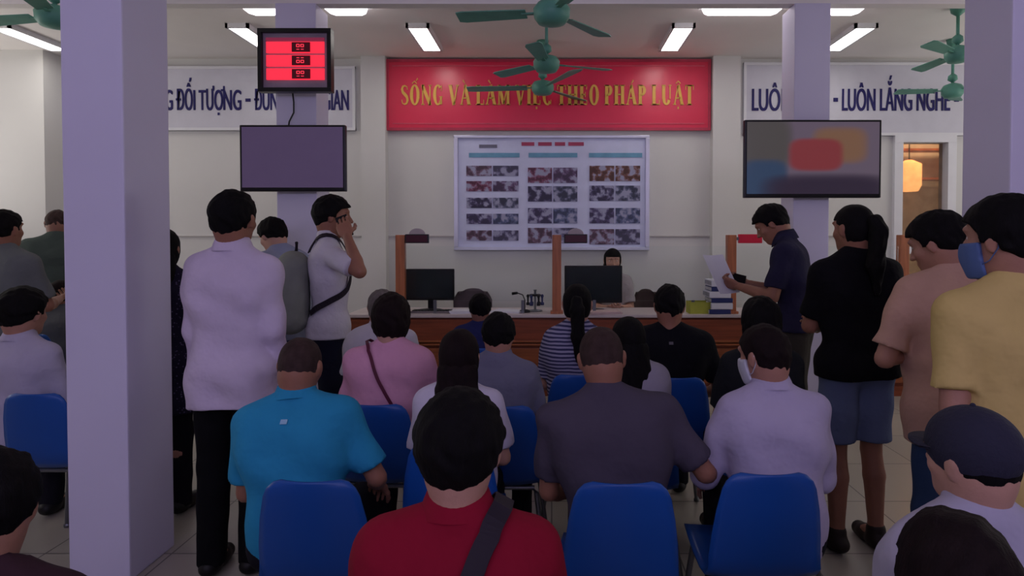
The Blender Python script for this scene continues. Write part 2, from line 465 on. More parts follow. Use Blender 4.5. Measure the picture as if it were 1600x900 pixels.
    def post(F, X, Y_, Z):
        F = fo(F, X, Y_, Z)
        F = np.maximum(F, hz-Z+.006*np.sin(9*X+ph[5]))
        return np.maximum(F, -evalp(ncut, X, Y_, Z))
    so = npmesh('shirt', sdf_mesh(SH, .0095, post), shirt, o)
    if collar:
        bm = BM(); rings = []
        cfr = f2
        for j, (r, z) in enumerate(((.074, -.024), (.071, .006), (.066, .034), (.071, .039), (.082, .012), (.093, -.024))):
            ring = []
            for q in range(32):
                a = 2*PI*q/32
                x, y = math.cos(a)*r, math.sin(a)*r*.95
                zz = z - .028*max(0, math.sin(a))**1.5
                ring.append(bm.verts.new(nk+cfr @ (V(x, y+.006, zz+.048)*s*(.9+.1*w))))
            rings.append(ring)
        for j in range(len(rings)-1):
            for q in range(32):
                bm.faces.new((rings[j][q], rings[j][(q+1) % 32], rings[j+1][(q+1) % 32], rings[j+1][q]))
        obj('collar', bm, shirt, so, True)
    # ---- trousers
    PR = [cap(pel+f1 @ V(-.075*s*w, 0, -.01), pel+f1 @ V(.075*s*w, 0, -.01), .108*s, .108*s, .05)]
    for t in T.values():
        if short_pants:
            end = t['hip']+(t['kn']-t['hip'])*.86
            PR.append(cap(t['hip'], t['kn'], .094*s, .090*s, .03, cut=(end, unit(t['kn']-t['hip']))))
        else:
            PR += [cap(t['hip'], t['kn'], .092*s, .070*s, .02), cap(t['kn'], t['an']+V(0, 0, -.05), .072*s, .060*s, .02, cut=(t['an']+V(0, 0, -.035), V(0, 0, -1)))]
    zcut = pel+f1 @ V(0, 0, .085*s); nn = f1 @ V(0, 0, 1)
    fo2 = folds(.003)
    npmesh('trousers' if not short_pants else 'shorts', sdf_mesh(PR, .012, lambda F, X, Y_, Z: np.maximum(fo2(F, X, Y_, Z), (X-zcut[0])*nn[0]+(Y_-zcut[1])*nn[1]+(Z-zcut[2])*nn[2])), pants or cloth('black_trousers', (24, 23, 30)), o)
    for t in T.values():
        a = t['an']; fd = V(t['sd']*.12, 1, 0); fd = unit(fd)
        P_ = [cap(V(a[0], a[1], .045)-fd*.03, V(a[0], a[1], .042)+fd*.10*s, .040, .038, .02, None, (1, 1, .9)),
              cap(V(a[0], a[1], .035)+fd*.08*s, V(a[0], a[1], .03)+fd*.165*s, .040, .036, .02), cap(a+V(0, 0, .01), V(a[0], a[1], .05), .046*s, .044, .02)]
        npmesh('shoe', sdf_mesh(P_, .009, lambda F, X, Y_, Z: np.maximum(F, .002-Z)), shoe or mat('black_shoe', (22, 20, 22), .5), o)
    # ---- hair
    if style:
        HP = head_prims(hc, hf, S, False)
        th = {'short': .013, 'buzz': .005, 'thin': .008, 'thick': .020, 'pony': .009, 'long': .013, 'bun': .010, 'bob': .018}[style]
        for p in HP: p['r'] = p['r']+th*S*(1.0)
        def hl(X, Y_, Z):
            x, y, z = X-hc[0], Y_-hc[1], Z-hc[2]
            return tuple((x*hf[0, i]+y*hf[1, i]+z*hf[2, i])/S for i in range(3))
        hp = [rs.uniform(0, 6) for _ in range(4)]
        def hpost(F, X, Y_, Z):
            x, y, z = hl(X, Y_, Z)
            n1 = np.sin(60*x+hp[0]+2*np.sin(35*z))*np.sin(55*y+hp[1])*np.sin(50*z+hp[2]) + .5*np.sin(150*x+3*np.sin(40*z)+hp[3])*np.sin(130*y+hp[0])
            F = F + (.0050 if style in ('short', 'thick', 'thin', 'bob') else .0014)*n1*S
            if style in ('short', 'buzz', 'thin', 'thick'):
                F = F + np.clip((.02-z)/.10, 0, 1)*th*.85*S           # tapers to the nape
                front = z-(.058+.30*(y-.07))*1.0
                back = z-(-.064+.25*(y+.09)+3.4*x*x+.003*np.sin(170*x+hp[1]))
                sidez = z-(-.002)
                keep = np.where(y > .02, np.minimum(front+.35*np.clip(.075-np.abs(x)*1.0, 0, .02)*0, front+0*z), np.where(y > -.032, np.minimum(sidez+.02*(y < 0), 9), back))
                keep = np.maximum(np.where(y > .02, front+ .9*np.clip(.045-y, 0, .03), -9), np.where(y <= .02, np.where(y > -.030, z+.004, back), -9))
                cut = -keep*S
            else:
                lo_ = -.085 if style in ('pony', 'bun') else -.125
                edge = .030-(.055*np.clip((.035-z)/.03, 0, 1) if style in ('pony', 'bun') else 0)
                keep = np.minimum(np.maximum(edge-y, (z-.050)*1.2-.2*np.clip(y-.06, 0, 1)), z-lo_-(.5*np.clip(y+.05, 0, .1) if style in ('pony', 'bun') else 0))
                cut = -keep*S
            return np.maximum(F, cut)
        H = [sdf_mesh(HP, .0055 if Y < 4.5 else .0075, hpost)]
        W = lambda p: hc+hf @ (V(*p)*S)
        if style == 'pony':
            ln = .30
            pts = [W((0, -.100, .030)), W((0, -.135, .030)), W((.004, -.150, -.02)), nk+V(.01, -.125, -.02), nk+V(.012, -.135, -.14)]
            rr = [.022, .030, .040, .040, .016]
            H.append(sdf_mesh([cap(pts[i], pts[i+1], rr[i]*S, rr[i+1]*S, .02) for i in range(4)], .006,
                              lambda F, X, Y_, Z: F+.002*np.sin(190*X+6*np.sin(20*Z))))
        if style == 'lowpony' : pass
        if style == 'bun':
            H.append(sdf_mesh([ell(W((0, -.112, -.045)), V(.045, .038, .045)*S, .02), ell(W((.01, -.10, -.075)), V(.03, .03, .03)*S, .02)], .006,
                              lambda F, X, Y_, Z: F+.002*np.sin(150*X+90*Z)))
        if style == 'long':
            H.append(sdf_mesh([cap(W((-.042, -.06, -.05)), nk+V(-.070, -.085, -.13), .045*S, .034*S, .05), cap(W((.042, -.06, -.05)), nk+V(.070, -.085, -.13), .045*S, .034*S, .05),
                               cap(W((0, -.075, -.05)), nk+V(0, -.100, -.17), .045*S, .036*S, .05)], .007, lambda F, X, Y_, Z: F+.002*np.sin(170*X+5*np.sin(20*Z))))
        npmesh('hair', join(H), hairmat(hair), o)
    if mask is not None:
        MP = head_prims(hc, hf, S, False)
        for p in MP: p['r'] = p['r']+.012*S
        MP.append(ell(hc+hf @ (V(0, .095, -.035)*S), V(.025, .022, .035)*S, .03, hf))
        def mpost(F, X, Y_, Z):
            x, y, z = ((X-hc[0])*hf[0, i]+(Y_-hc[1])*hf[1, i]+(Z-hc[2])*hf[2, i] for i in range(3))
            return np.maximum(F, -np.minimum(np.minimum(y-.022*S, -.002*S-z), z+.108*S))
        mk = npmesh('face_mask', sdf_mesh(MP, .0055, mpost), mask, o)
        for sx in (-1, 1):
            bm = BM(); tube(bm, [hc+hf @ (V(sx*x, y, z)*S) for x, y, z in ((.068, .035, -.015), (.083, .005, .015), (.088, -.028, .012), (.086, -.030, -.02), (.075, .0, -.055), (.062, .035, -.07))], .0018*S, 8)
            obj('ear_loop', bm, mask, mk, True)
    if cap_m is not None:
        CP = [ell(hc+hf @ (V(0, -.010, .036)*S), V(.094, .114, .100)*S, .02, hf)]
        npv = lambda F, X, Y_, Z: np.maximum(F, -((X-hc[0])*hf[0, 2]+(Y_-hc[1])*hf[1, 2]+(Z-hc[2])*hf[2, 2]-(-.030*S) + .45*((X-hc[0])*hf[0, 1]+(Y_-hc[1])*hf[1, 1]+(Z-hc[2])*hf[2, 1])*-1))
        hat = npmesh('crown', sdf_mesh(CP, .0055, npv), cap_m, None)
        ho = bpy.data.objects.new('cap', None); C.objects.link(ho); ho.location = loc; ho.rotation_euler.z = ry
        hat.parent = ho
        bm = BM(); rows = []
        for j in range(2):
            for q in range(17):
                a = math.radians(20+140*q/16)
                r0, r1 = (.092, .168)
                rows.append([hc+hf @ (V(math.cos(a)*.092, math.sin(a)*.105, .030)*S), hc+hf @ (V(math.cos(a)*.088, .03+math.sin(a)*.125, .022+.010*math.sin(a))*S)]) if j == 0 else None
        up, dn = [], []
        for r_ in rows:
            if r_ is None: continue
            up.append([bm.verts.new(r_[0]), bm.verts.new(r_[1])]); dn.append([bm.verts.new(r_[0]-hf[:, 2]*.004), bm.verts.new(r_[1]-hf[:, 2]*.004)])
        for q in range(len(up)-1):
            bm.faces.new((up[q][0], up[q][1], up[q+1][1], up[q+1][0])); bm.faces.new((dn[q+1][0], dn[q+1][1], dn[q][1], dn[q][0]))
            bm.faces.new((up[q][1], dn[q][1], dn[q+1][1], up[q+1][1]))
        obj('brim', bm, cap_m, ho, True)
        bm = BM(); bmesh.ops.create_uvsphere(bm, u_segments=12, v_segments=8, radius=.007*S); bmesh.ops.translate(bm, vec=hc+hf @ (V(0, -.010, .136)*S), verts=bm.verts)
        obj('top_button', bm, cap_m, ho, True)
        k['cap'] = ho
    Rz = rot(0, yaw, 0)
    k.update(o=o, loc=loc, T=T, s=s, S=S, shirt=so, SH=SH, Rz=Rz, W=lambda p: Vector(Rz @ np.asarray(p, float))+loc, w=w, yaw=yaw)
    return k

def ribbon(k, pts, width, m, name, thick=.004, off=.009, parent=None):
    """strap lying on the shirt of person k; pts in the person's local space are pushed onto the surface"""
    fine = []
    pts = [np.asarray(p, float) for p in pts]
    for i in range(len(pts)-1):
        for j in range(8): fine.append(pts[i]+(pts[i+1]-pts[i])*j/8)
    fine.append(pts[-1]); out = []
    for p in fine:
        p = p.copy(); n = V(0, -1, 0)
        for _ in range(12):
            d = field_at(k['SH'], p); g_ = V(*[(field_at(k['SH'], p+h_)-d)/.002 for h_ in (V(.002, 0, 0), V(0, .002, 0), V(0, 0, .002))])
            n = g_/(np.linalg.norm(g_)+1e-6); p = p-n*(d-off)*.8
        out.append((p, n))
    bm = BM(); rows = []
    for i, (p, n) in enumerate(out):
        t = unit(out[min(i+1, len(out)-1)][0]-out[max(i-1, 0)][0]); b = unit(np.cross(t, n))
        rows.append([bm.verts.new(p+b*sx*width/2+n*nz) for sx, nz in ((-1, 0), (-1, thick), (1, thick), (1, 0))])
    for i in range(len(rows)-1):
        for q in range(4): bm.faces.new((rows[i][q], rows[i][(q+1) % 4], rows[i+1][(q+1) % 4], rows[i+1][q]))
    bm.faces.new(rows[0][::-1]); bm.faces.new(rows[-1])
    bmesh.ops.recalc_face_normals(bm, faces=bm.faces)
    return obj(name, bm, m, parent)
def carried(k, name, label, cat):
    e = bpy.data.objects.new(name, None); C.objects.link(e); e.location = k['loc']; e.rotation_euler.z = math.radians(k['yaw'])
    return tag(e, label, cat)

#SETTING
# ------------------------------------------------------------------ the room
D, HC = 7.2, 3.49
XL, XR, YN = -7.2, 6.6, -3.2
struct('floor', bx(XL, XR, YN, D+2.5, -.1, 0), M_floor)
struct('ceiling', bx(XL, XR, YN, D+2.5, HC, HC+.1), M_ceil)
dx0, dx1, dz1 = X_(1400, D), X_(1482, D), Z_(219, D)
bm = BM()
for x0, x1, z0, z1 in ((XL, dx0, 0, HC), (dx1, XR, 0, HC), (dx0, dx1, dz1, HC)):
    box(bm, ((x0+x1)/2, D+.1, (z0+z1)/2), (x1-x0, .2, z1-z0))
struct('wall_back', bm, M_wall)
struct('wall_left', bx(XL-.1, XL, YN, D+2.5, 0, HC), M_wall)
struct('wall_right', bx(XR, XR+.1, YN, D+2.5, 0, HC), M_wall)
struct('wall_front', bx(XL, XR, YN-.1, YN, 0, HC), M_wall)
struct('wall_corridor', bx(XL, XR, D+2.4, D+2.5, 0, HC), M_wall)
for i, (p0, p1, dp) in enumerate(((-60, 72, .35), (565, 603, .12), (1113, 1156, .12))):
    struct('trim_%d' % (i+1), bx(X_(p0, D-dp), X_(p1, D-dp), D-dp, D, 0, HC), M_wall)
struct('trim_4', bx(XL, dx0-.1, D-.02, D, Z_(368, D)-.012, Z_(368, D)), mat('dado_line', (190, 186, 182), .8))
struct('baseboard_back', bx(XL, dx0-.08, D-.025, D, 0, .12), mat('baseboard_tile', (120, 112, 108), .5))
# beam between the pillars
BZ = Z_(6, 4.92)
struct('beam_1', bx(XL, XR, 4.92, 5.02, BZ, HC), M_ceil)
# columns, each with a thin stained skirting
def column(name, x0, x1, y0, y1):
    o = struct(name, bx(x0, x1, y0, y1, 0, HC if y0 < 4 else BZ, .008), M_col)
    return o
column('column_1', X_(99, 2.75), X_(195, 2.75), 2.75, 3.08)
column('column_2', X_(1577, 2.63), X_(1577, 2.63)+.27, 2.63, 2.94)
column('column_3', X_(433, 4.9), X_(496, 4.9), 4.9, 5.17)
column('column_4', X_(1239, 4.9), X_(1295, 4.9), 4.9, 5.17)
# door with glass pane, warm lit corridor behind
t = 0.075
bm = BM()
for x0, x1, z0, z1 in ((dx0-.05, dx0+t-.03, 0, dz1-.03), (dx1-t+.03, dx1+.05, 0, dz1-.03), (dx0-.05, dx1+.05, dz1-.03, dz1+.05)):
    box(bm, ((x0+x1)/2, D+.03, (z0+z1)/2), (x1-x0, .16, z1-z0), .004)
dr = struct('door_1', bm, M_white)
bm = BM(); box(bm, ((dx0+dx1)/2, D+.06, .5), (dx1-dx0-.1, .04, .9)); box(bm, ((dx0+dx1)/2, D+.06, 1.35), (dx1-dx0-.1, .05, .08))
obj('door_panel', bm, M_white, dr)
obj('glass_pane', bx(dx0+.04, dx1-.04, D+.055, D+.065, .95, dz1-.03), mat('door_glass', (190, 180, 170), .3), dr)
gp = bs(MATS['door_glass']); gp.inputs['Transmission Weight'].default_value = .85; gp.inputs['Roughness'].default_value = .12
gp.inputs['IOR'].default_value = 1.05
bm = BM(); tube(bm, [(dx0+.09, D+.01, 1.0), (dx0+.09, D-.03, 1.0), (dx0+.09, D-.03, 1.2), (dx0+.09, D+.01, 1.2)], .009); obj('door_handle', bm, M_steel, dr)
co = empty('corridor_lantern', (X_(1419, D+1.9), D+1.9, Z_(268, D+1.9)), 'warm orange lamp glowing behind the glass of the door on the right', 'lamp')
bm = BM(); lathe(bm, [(.12, -.28), (.16, -.2), (.16, .1), (.05, .16)]); obj('lamp_shade', bm, mat('warm_shade', (255, 178, 110), .6, emit=3.0, noise=0), co, True)
bm = BM(); tube(bm, [(0, 0, .16), (0, 0, HC-Z_(268, D+1.9))], .008); obj('cord', bm, M_black, co)
o_ = empty('corridor_shelf', (X_(1450, D+2.2), D+2.2, Z_(248, D+2.2)), 'warm lit wooden shelf seen through the glass door pane', 'shelf')
obj('board', box(box(BM(), (0, 0, .12), (1.0, .25, .03)), (0, 0, -.3), (1.0, .25, .03)), M_post, o_)
obj('side', box(box(BM(), (-.48, 0, -.1), (.03, .25, .5)), (.48, 0, -.1), (.03, .25, .5)), M_post, o_)
area('corridor_glow', (X_(1440, D+1.9), D+1.7, 3.4), (0, 0, 0), .8, .5, 40, (1, .62, .32))

# ------------------------------------------------------------------ ceiling lamps
def panel(x, y0, y1, label, m, wd=.17, grp=None):
    e = empty('ceiling_light', (x, (y0+y1)/2, HC), label, 'ceiling light', grp)
    L = y1-y0
    bm = BM()
    for sx in (-1, 1):
        box(bm, (sx*(wd/2+.012), 0, -.022), (.024, L+.048, .044)); box(bm, (0, sx*(L/2+.012), -.022), (wd+.048, .024, .044))
    obj('frame', bm, M_white, e)
    obj('diffuser', box(BM(), (0, 0, -.018), (wd, L, .030)), m, e)
    return e
panel(-1.25, 6.02, 6.74, 'white ceiling light panel above the left end of the red banner', M_lamp)
panel(1.23, 6.02, 6.74, 'white ceiling light panel above the right end of the red banner', M_lamp)
panel(2.93, 6.02, 6.74, 'white ceiling light panel just right of the right pillar', M_lamp)
panel(-2.93, 6.02, 6.60, 'white ceiling light panel peeking out left of the red queue display', M_lamp)
panel(-5.15, 6.02, 6.74, 'white ceiling light panel at far left beyond the near column', M_lamp)
for x in (-2.6, 0.3, 2.9):  # out of view, added to light the seating area
    for y in (1.0, 3.4):
        panel(x, y, y+1.1, 'unseen white ceiling light panel added over the waiting seats', M_lampf, grp='added ceiling panels over the seats')
for p0, p1, lb in ((511, 575, 'white tube lamp on the ceiling just right of the left pillar'), (1096, 1218, 'white tube lamp on the ceiling just left of the right pillar'),
               (1292, 1345, 'white tube lamp on the ceiling just right of the right pillar'), (385, 436, 'white tube lamp on the ceiling just left of the left pillar')):
    x0, x1 = X_(p0, 5.46), X_(p1, 5.46)
    e = empty('tube_lamp', ((x0+x1)/2, 5.46, HC), lb, 'tube lamp')
    L = x1-x0
    obj('housing', box(BM(), (0, 0, -.008), (L+.02, .28, .016), .004), M_white, e)
    bm = BM()
    pts = [(-L/2, 0, 0), (-L/2+.03, 0, 0), (-L/2+.07, 0, 0), (L/2-.07, 0, 0), (L/2-.03, 0, 0), (L/2, 0, 0)]
    tube(bm, pts, [.03, .10, .13, .13, .10, .03], 20)
    bmesh.ops.scale(bm, vec=(1, 1, .35), verts=bm.verts); bmesh.ops.translate(bm, vec=(0, 0, -.055), verts=bm.verts)
    obj('tube', bm, M_tube, e, True)

# ------------------------------------------------------------------ ceiling fans (at rest)
def fan(x, y, z, ang, label, r=.62, s=1.0):
    e = empty('ceiling_fan', (x, y, z), label, 'ceiling fan')
    bm = BM(); lathe(bm, [(.03, -.075), (.085*s, -.065), (.11*s, -.03), (.115*s, .02), (.09*s, .055), (.03, .075)]); obj('motor', bm, M_green, e, True)
    bm = BM(); tube(bm, [(0, 0, .06), (0, 0, HC-z)], .014); obj('rod', bm, M_green, e, True)
    bm = BM(); lathe(bm, [(.018, 0), (.055, .03), (.062, .07)], (0, 0, HC-z-.07)); obj('canopy', bm, M_green, e, True)
    bm = BM(); lathe(bm, [(.018, .09), (.045, .11), (.04, .15), (.018, .17)]); obj('rod_cup', bm, M_green, e, True)
    for q in range(3):
        a = math.radians(ang+120*q)
        bm = BM(); R = Matrix.Rotation(a, 3, 'Z')
        n = 10; up = []; dn = []
        for i in range(n+1):
            t = i/n; xx = .16+t*(r-.16); wd = (.045+.025*t)*(1 if i < n else .75)
            tw = .010
            for L_, dz in ((up, .003), (dn, -.003)):
                L_.append([bm.verts.new(R @ Vector((xx, -wd, dz-tw))), bm.verts.new(R @ Vector((xx, wd, dz+tw)))])
        for i in range(n):
            bm.faces.new((up[i][0], up[i+1][0], up[i+1][1], up[i][1])); bm.faces.new((dn[i][1], dn[i+1][1], dn[i+1][0], dn[i][0]))
            bm.faces.new((up[i][0], dn[i][0], dn[i+1][0], up[i+1][0])); bm.faces.new((up[i+1][1], dn[i+1][1], dn[i][1], up[i][1]))
        bm.faces.new((up[0][1], dn[0][1], dn[0][0], up[0][0])); bm.faces.new((up[n][0], dn[n][0], dn[n][1], up[n][1]))
        b = obj('blade', bm, M_green, e)
        bm = BM(); box(bm, (.13, 0, 0), (.12, .03, .008)); bmesh.ops.rotate(bm, cent=(0, 0, 0), matrix=R, verts=bm.verts); obj('blade_arm', bm, M_green, b)
fan(X_(862, 4.0), 4.0, Z_(20, 4.0), 172, 'green ceiling fan nearest the viewer, at the top of the picture over the banner', .60)
fan(X_(854, 5.55), 5.55, Z_(100, 5.55), 20, 'green ceiling fan just in front of the red banner, middle one of three in line', .60)
fan(X_(848, 6.55), 6.55, Z_(137, 6.55), 175, 'green ceiling fan hanging lowest in front of the yellow banner letters', .78)
fan(X_(1492, 5.6), 5.6, Z_(85, 5.6), 215, 'green ceiling fan half hidden by the right near column', .55, .9)
fan(X_(1485, 6.5), 6.5, Z_(142, 6.5), 175, 'green ceiling fan in front of the right end of the blue lettered banner', .55, .9)
fan(X_(92, 4.3), 4.3, Z_(26, 4.3), 170, 'green ceiling fan at the upper left behind the near column', .62)

# ------------------------------------------------------------------ banners
def fit_text(s, x0, x1, z0, z1, y, m, parent, name='lettering', bold=.012, ext=.006):
    cu = bpy.data.curves.new('t', 'FONT'); cu.body = s; cu.size = 1; cu.offset = 0; cu.extrude = .01
    o = bpy.data.objects.new('t', cu); C.objects.link(o)
    bpy.context.view_layer.update()
    me = bpy.data.meshes.new_from_object(o.evaluated_get(bpy.context.evaluated_depsgraph_get()))
    bpy.data.objects.remove(o); bpy.data.curves.remove(cu)
    co = np.zeros(len(me.vertices)*3, np.float32); me.vertices.foreach_get('co', co); co = co.reshape(-1, 3)
    lo, hi = co.min(0), co.max(0)
    # scale by cap height: baseline 0, capital height .73
    out = np.stack([x0+(co[:, 0]-lo[0])/(hi[0]-lo[0])*(x1-x0), y-(co[:, 2])*ext/.01, z0+co[:, 1]/.70*(z1-z0)], 1)
    me.vertices.foreach_set('co', out.astype(np.float32).ravel()); me.update(); me.materials.clear()
    bm = BM(); bw = bold*.9*(z1-z0)
    for q in (0, -1, 1):                       # heavier strokes
        n0 = len(bm.verts); bm.from_mesh(me); bm.verts.ensure_lookup_table()
        for v in bm.verts[n0:]: v.co += Vector((q*bw, abs(q)*.0006*(1.5+q*.5), 0))
    bpy.data.meshes.remove(me)
    return obj(name, bm, m, parent)
M_navy = mat('navy_letters', (38, 34, 96), .6)
M_bann = mat('white_banner', (206, 205, 214), .6, noise=.03)
def banner_frame(x0, x1, z0, z1, y, parent, m):
    bm = BM(); tt = .03
    for a, b, c, d in ((x0, x1, z0, z0+tt), (x0, x1, z1-tt, z1), (x0, x0+tt, z0+tt, z1-tt), (x1-tt, x1, z0+tt, z1-tt)):
        box(bm, ((a+b)/2, y, (c+d)/2), (b-a, .04, d-c))
    return obj('frame', bm, m, parent)
Yb = D-.03
e = empty('banner', (0, 0, 0), 'white banner with dark blue capitals on the wall left of the red one', 'banner')
x0, x1, z0, z1 = X_(80, Yb), X_(557, Yb), Z_(204, Yb), Z_(104, Yb)
obj('board', bx(x0, x1, Yb-.01, Yb+.03, z0, z1), M_bann, e); banner_frame(x0, x1, z0, z1, Yb, e, M_white)
ty = Yb-.012; tz0, tz1 = Z_(172, ty), Z_(140, ty)
for s_, a, b in (('Đ', 88, 101), ('ĐÚNG ĐỐI TƯ', 222, 337), ('O', 338, 350.5), ('NG', 352, 379), ('-', 386, 394), ('ĐÚNG', 400, 448), ('TH', 462, 481), ('O', 483, 494), ('I GIAN', 498, 546)):
    if s_ == '-': obj('dash', bx(X_(a, ty), X_(b, ty), ty-.006, ty, Z_(159, ty), Z_(154, ty)), M_navy, e)
    else: fit_text(s_, X_(a, ty), X_(b, ty), tz0, tz1, ty, M_navy, e, 'lettering', .02)
bm = BM()
for a, b, c, d in ((342.5, 345.5, 176, 180), (348, 353, 139.5, 142.5), (351.5, 354, 134.5, 141), (491, 496.5, 139.5, 142.5), (494.5, 497, 134.5, 141), (485, 488.5, 130, 135)):   # the dot and horn of the O
    box(bm, ((X_(a, ty)+X_(b, ty))/2, ty-.003, (Z_(c, ty)+Z_(d, ty))/2), (X_(b, ty)-X_(a, ty), .006, Z_(c, ty)-Z_(d, ty)))
obj('letter_marks', bm, M_navy, e)
e = empty('banner', (0, 0, 0), 'white banner with dark blue capitals on the wall right of the red one', 'banner')
x0, x1, z0, z1 = X_(1160, Yb), X_(1590, Yb), Z_(212, Yb), Z_(98, Yb)
obj('board', bx(x0, x1, Yb-.01, Yb+.03, z0, z1), M_bann, e); banner_frame(x0, x1, z0, z1, Yb, e, M_white)
tz0, tz1 = Z_(173, ty), Z_(138, ty)
for s_, a, b in (('LUÔN', 1174, 1234), ('-', 1300, 1307), ('LUÔN LẮNG NGHE', 1314, 1481), ('-', 1488, 1495)):
    if s_ == '-': obj('dash', bx(X_(a, ty), X_(b, ty), ty-.006, ty, Z_(159, ty), Z_(153, ty)), M_navy, e)
    else: fit_text(s_, X_(a, ty), X_(b, ty), tz0, tz1, ty, M_navy, e, 'lettering', .02)

# serif capitals for the red banner, drawn as thick and thin strokes
TH, TN = .23, .09
def L_stroke(bm, pts, hw, y0=0, y1=.01):
    pts = [Vector((p[0], 0, p[1])) for p in pts]; n = len(pts); prev = None
    hw = hw if isinstance(hw, (list, tuple)) else [hw]*n
    rows = []
    for i, p in enumerate(pts):
        t = (pts[min(i+1, n-1)]-pts[max(i-1, 0)]).normalized(); u = Vector((-t.z, 0, t.x))
        rows.append([bm.verts.new((p.x+u.x*a*hw[i], b, p.z+u.z*a*hw[i])) for a, b in ((1, y0), (-1, y0), (-1, y1), (1, y1))])
    for i in range(n-1):
        for q in range(4): bm.faces.new((rows[i][q], rows[i][(q+1) % 4], rows[i+1][(q+1) % 4], rows[i+1][q]))
    bm.faces.new(rows[0][::-1]); bm.faces.new(rows[-1])
def ring(bm, cx, cz, rx, rz, a0, a1, n=20, th=TH, tn=TN):
    pts, hw = [], []
    for i in range(n+1):
        a = math.radians(a0+(a1-a0)*i/n); c, s_ = math.cos(a), math.sin(a)
        pts.append((cx+(rx-th/2)*c, cz+(rz-tn/2)*s_)); hw.append((tn+(th-tn)*abs(c)**1.5)/2)
    L_stroke(bm, pts, hw)
def stem(bm, x, wd=TH, z0=0, z1=1, serif=True):
    L_stroke(bm, [(x, z0), (x, z1)], wd/2)
    if serif:
        for z in (z0, z1): L_stroke(bm, [(x-wd/2-.07, z+(.025 if z == z0 else -.025)), (x+wd/2+.07, z+(.025 if z == z0 else -.025))], .025)
def glyph(bm, c):
    base = {'Ố': 'O', 'À': 'A', 'Á': 'A', 'Ậ': 'A', 'Ệ': 'E'}.get(c, c)
    W = {'S': .56, 'O': .74, 'N': .78, 'G': .76, 'V': .76, 'A': .78, 'L': .62, 'M': .92, 'I': .34, 'E': .62, 'C': .70, 'T': .66, 'H': .80, 'P': .62, 'U': .78}[base]
    if base == 'S':
        L_stroke(bm, [(.48, .76), (.45, .90), (.30, .965), (.14, .92), (.08, .78), (.14, .63), (.30, .52), (.44, .40), (.49, .24), (.42, .08), (.26, .03), (.10, .09), (.06, .26)],
                 [.03, .03, .035, .06, .085, .09, .095, .09, .085, .06, .035, .03, .03])
    if base == 'O': ring(bm, .37, .5, .36, .52, 0, 360, 32)
    if base in 'CG':
        ring(bm, .37, .5, .36, .52, 48, 318, 26)
        L_stroke(bm, [(.63, .98), (.63, .70)], .025)
        if base == 'G': stem(bm, .60, .15, .03, .42, False); L_stroke(bm, [(.46, .41), (.72, .41)], .025)
        else: L_stroke(bm, [(.63, .02), (.63, .25)], .022)
    if base == 'N': stem(bm, .12, TN); stem(bm, .66, TN); L_stroke(bm, [(.10, .98), (.66, .02)], TH/2*.95)
    if base == 'M': stem(bm, .12, TN); stem(bm, .78, TH*.85); L_stroke(bm, [(.13, .98), (.45, .05)], TH/2*.9); L_stroke(bm, [(.45, .05), (.76, .97)], TN/2)
    if base == 'V': L_stroke(bm, [(.12, .98), (.40, .0)], TH/2*.95); L_stroke(bm, [(.40, .02), (.66, .98)], TN/2); L_stroke(bm, [(0, .975), (.27, .975)], .025); L_stroke(bm, [(.54, .975), (.77, .975)], .025)
    if base == 'A': L_stroke(bm, [(.10, .02), (.37, .98)], TN/2); L_stroke(bm, [(.37, 1.0), (.66, .02)], TH/2*.95); L_stroke(bm, [(.2, .34), (.56, .34)], .03); L_stroke(bm, [(0, .025), (.22, .025)], .025); L_stroke(bm, [(.52, .025), (.80, .025)], .025)
    if base == 'L': stem(bm, .17); L_stroke(bm, [(.1, .03), (.58, .03)], .03); L_stroke(bm, [(.575, .0), (.575, .26)], .025)
    if base == 'I': stem(bm, .17)
    if base == 'E': stem(bm, .17); [L_stroke(bm, [(.15, z), (.56, z)], .03) for z in (.03, .97)]; L_stroke(bm, [(.15, .52), (.44, .52)], .028); L_stroke(bm, [(.55, .0), (.55, .24)], .024); L_stroke(bm, [(.53, 1), (.53, .78)], .024); L_stroke(bm, [(.43, .40), (.43, .64)], .022)
    if base == 'T': stem(bm, .33); L_stroke(bm, [(.02, .97), (.64, .97)], .03); L_stroke(bm, [(.035, .76), (.035, 1)], .024); L_stroke(bm, [(.625, .76), (.625, 1)], .024)
    if base == 'H': stem(bm, .17); stem(bm, .63); L_stroke(bm, [(.17, .52), (.63, .52)], .03)
    if base == 'P': stem(bm, .17); ring(bm, .26, .73, .33, .265, -90, 90, 14); L_stroke(bm, [(.17, .97), (.28, .97)], .03); L_stroke(bm, [(.17, .49), (.28, .49)], .03)
    if base == 'U': L_stroke(bm, [(.17, .3), (.17, .98)], TH/2); L_stroke(bm, [(.64, .3), (.64, .98)], TN/2); ring(bm, .38, .32, .305, .33, 180, 345, 14); L_stroke(bm, [(.02, .975), (.32, .975)], .025); L_stroke(bm, [(.54, .975), (.75, .975)], .025)
    m_ = W/2-.02
    if c in 'ỐẬỆ': L_stroke(bm, [(m_-.17, 1.07), (m_, 1.19), (m_+.17, 1.07)], .03)
    if c == 'Ố': L_stroke(bm, [(m_+.12, 1.20), (m_+.24, 1.33)], [.02, .045])
    if c == 'Á': L_stroke(bm, [(m_, 1.07), (m_+.16, 1.24)], [.02, .045])
    if c == 'À': L_stroke(bm, [(m_, 1.07), (m_-.16, 1.24)], [.02, .045])
    if c in 'ẬỆ': L_stroke(bm, [(m_-.055, -.15), (m_+.055, -.15)], .055)
    return W
M_red = mat('red_banner', (220, 38, 76), .32, noise=.05, nscale=2, spec=.5)
M_yel = mat('yellow_letters', (226, 178, 84), .45, noise=.04)
e = empty('banner', (0, 0, 0), 'red banner with yellow serif capitals high on the middle of the back wall', 'banner')
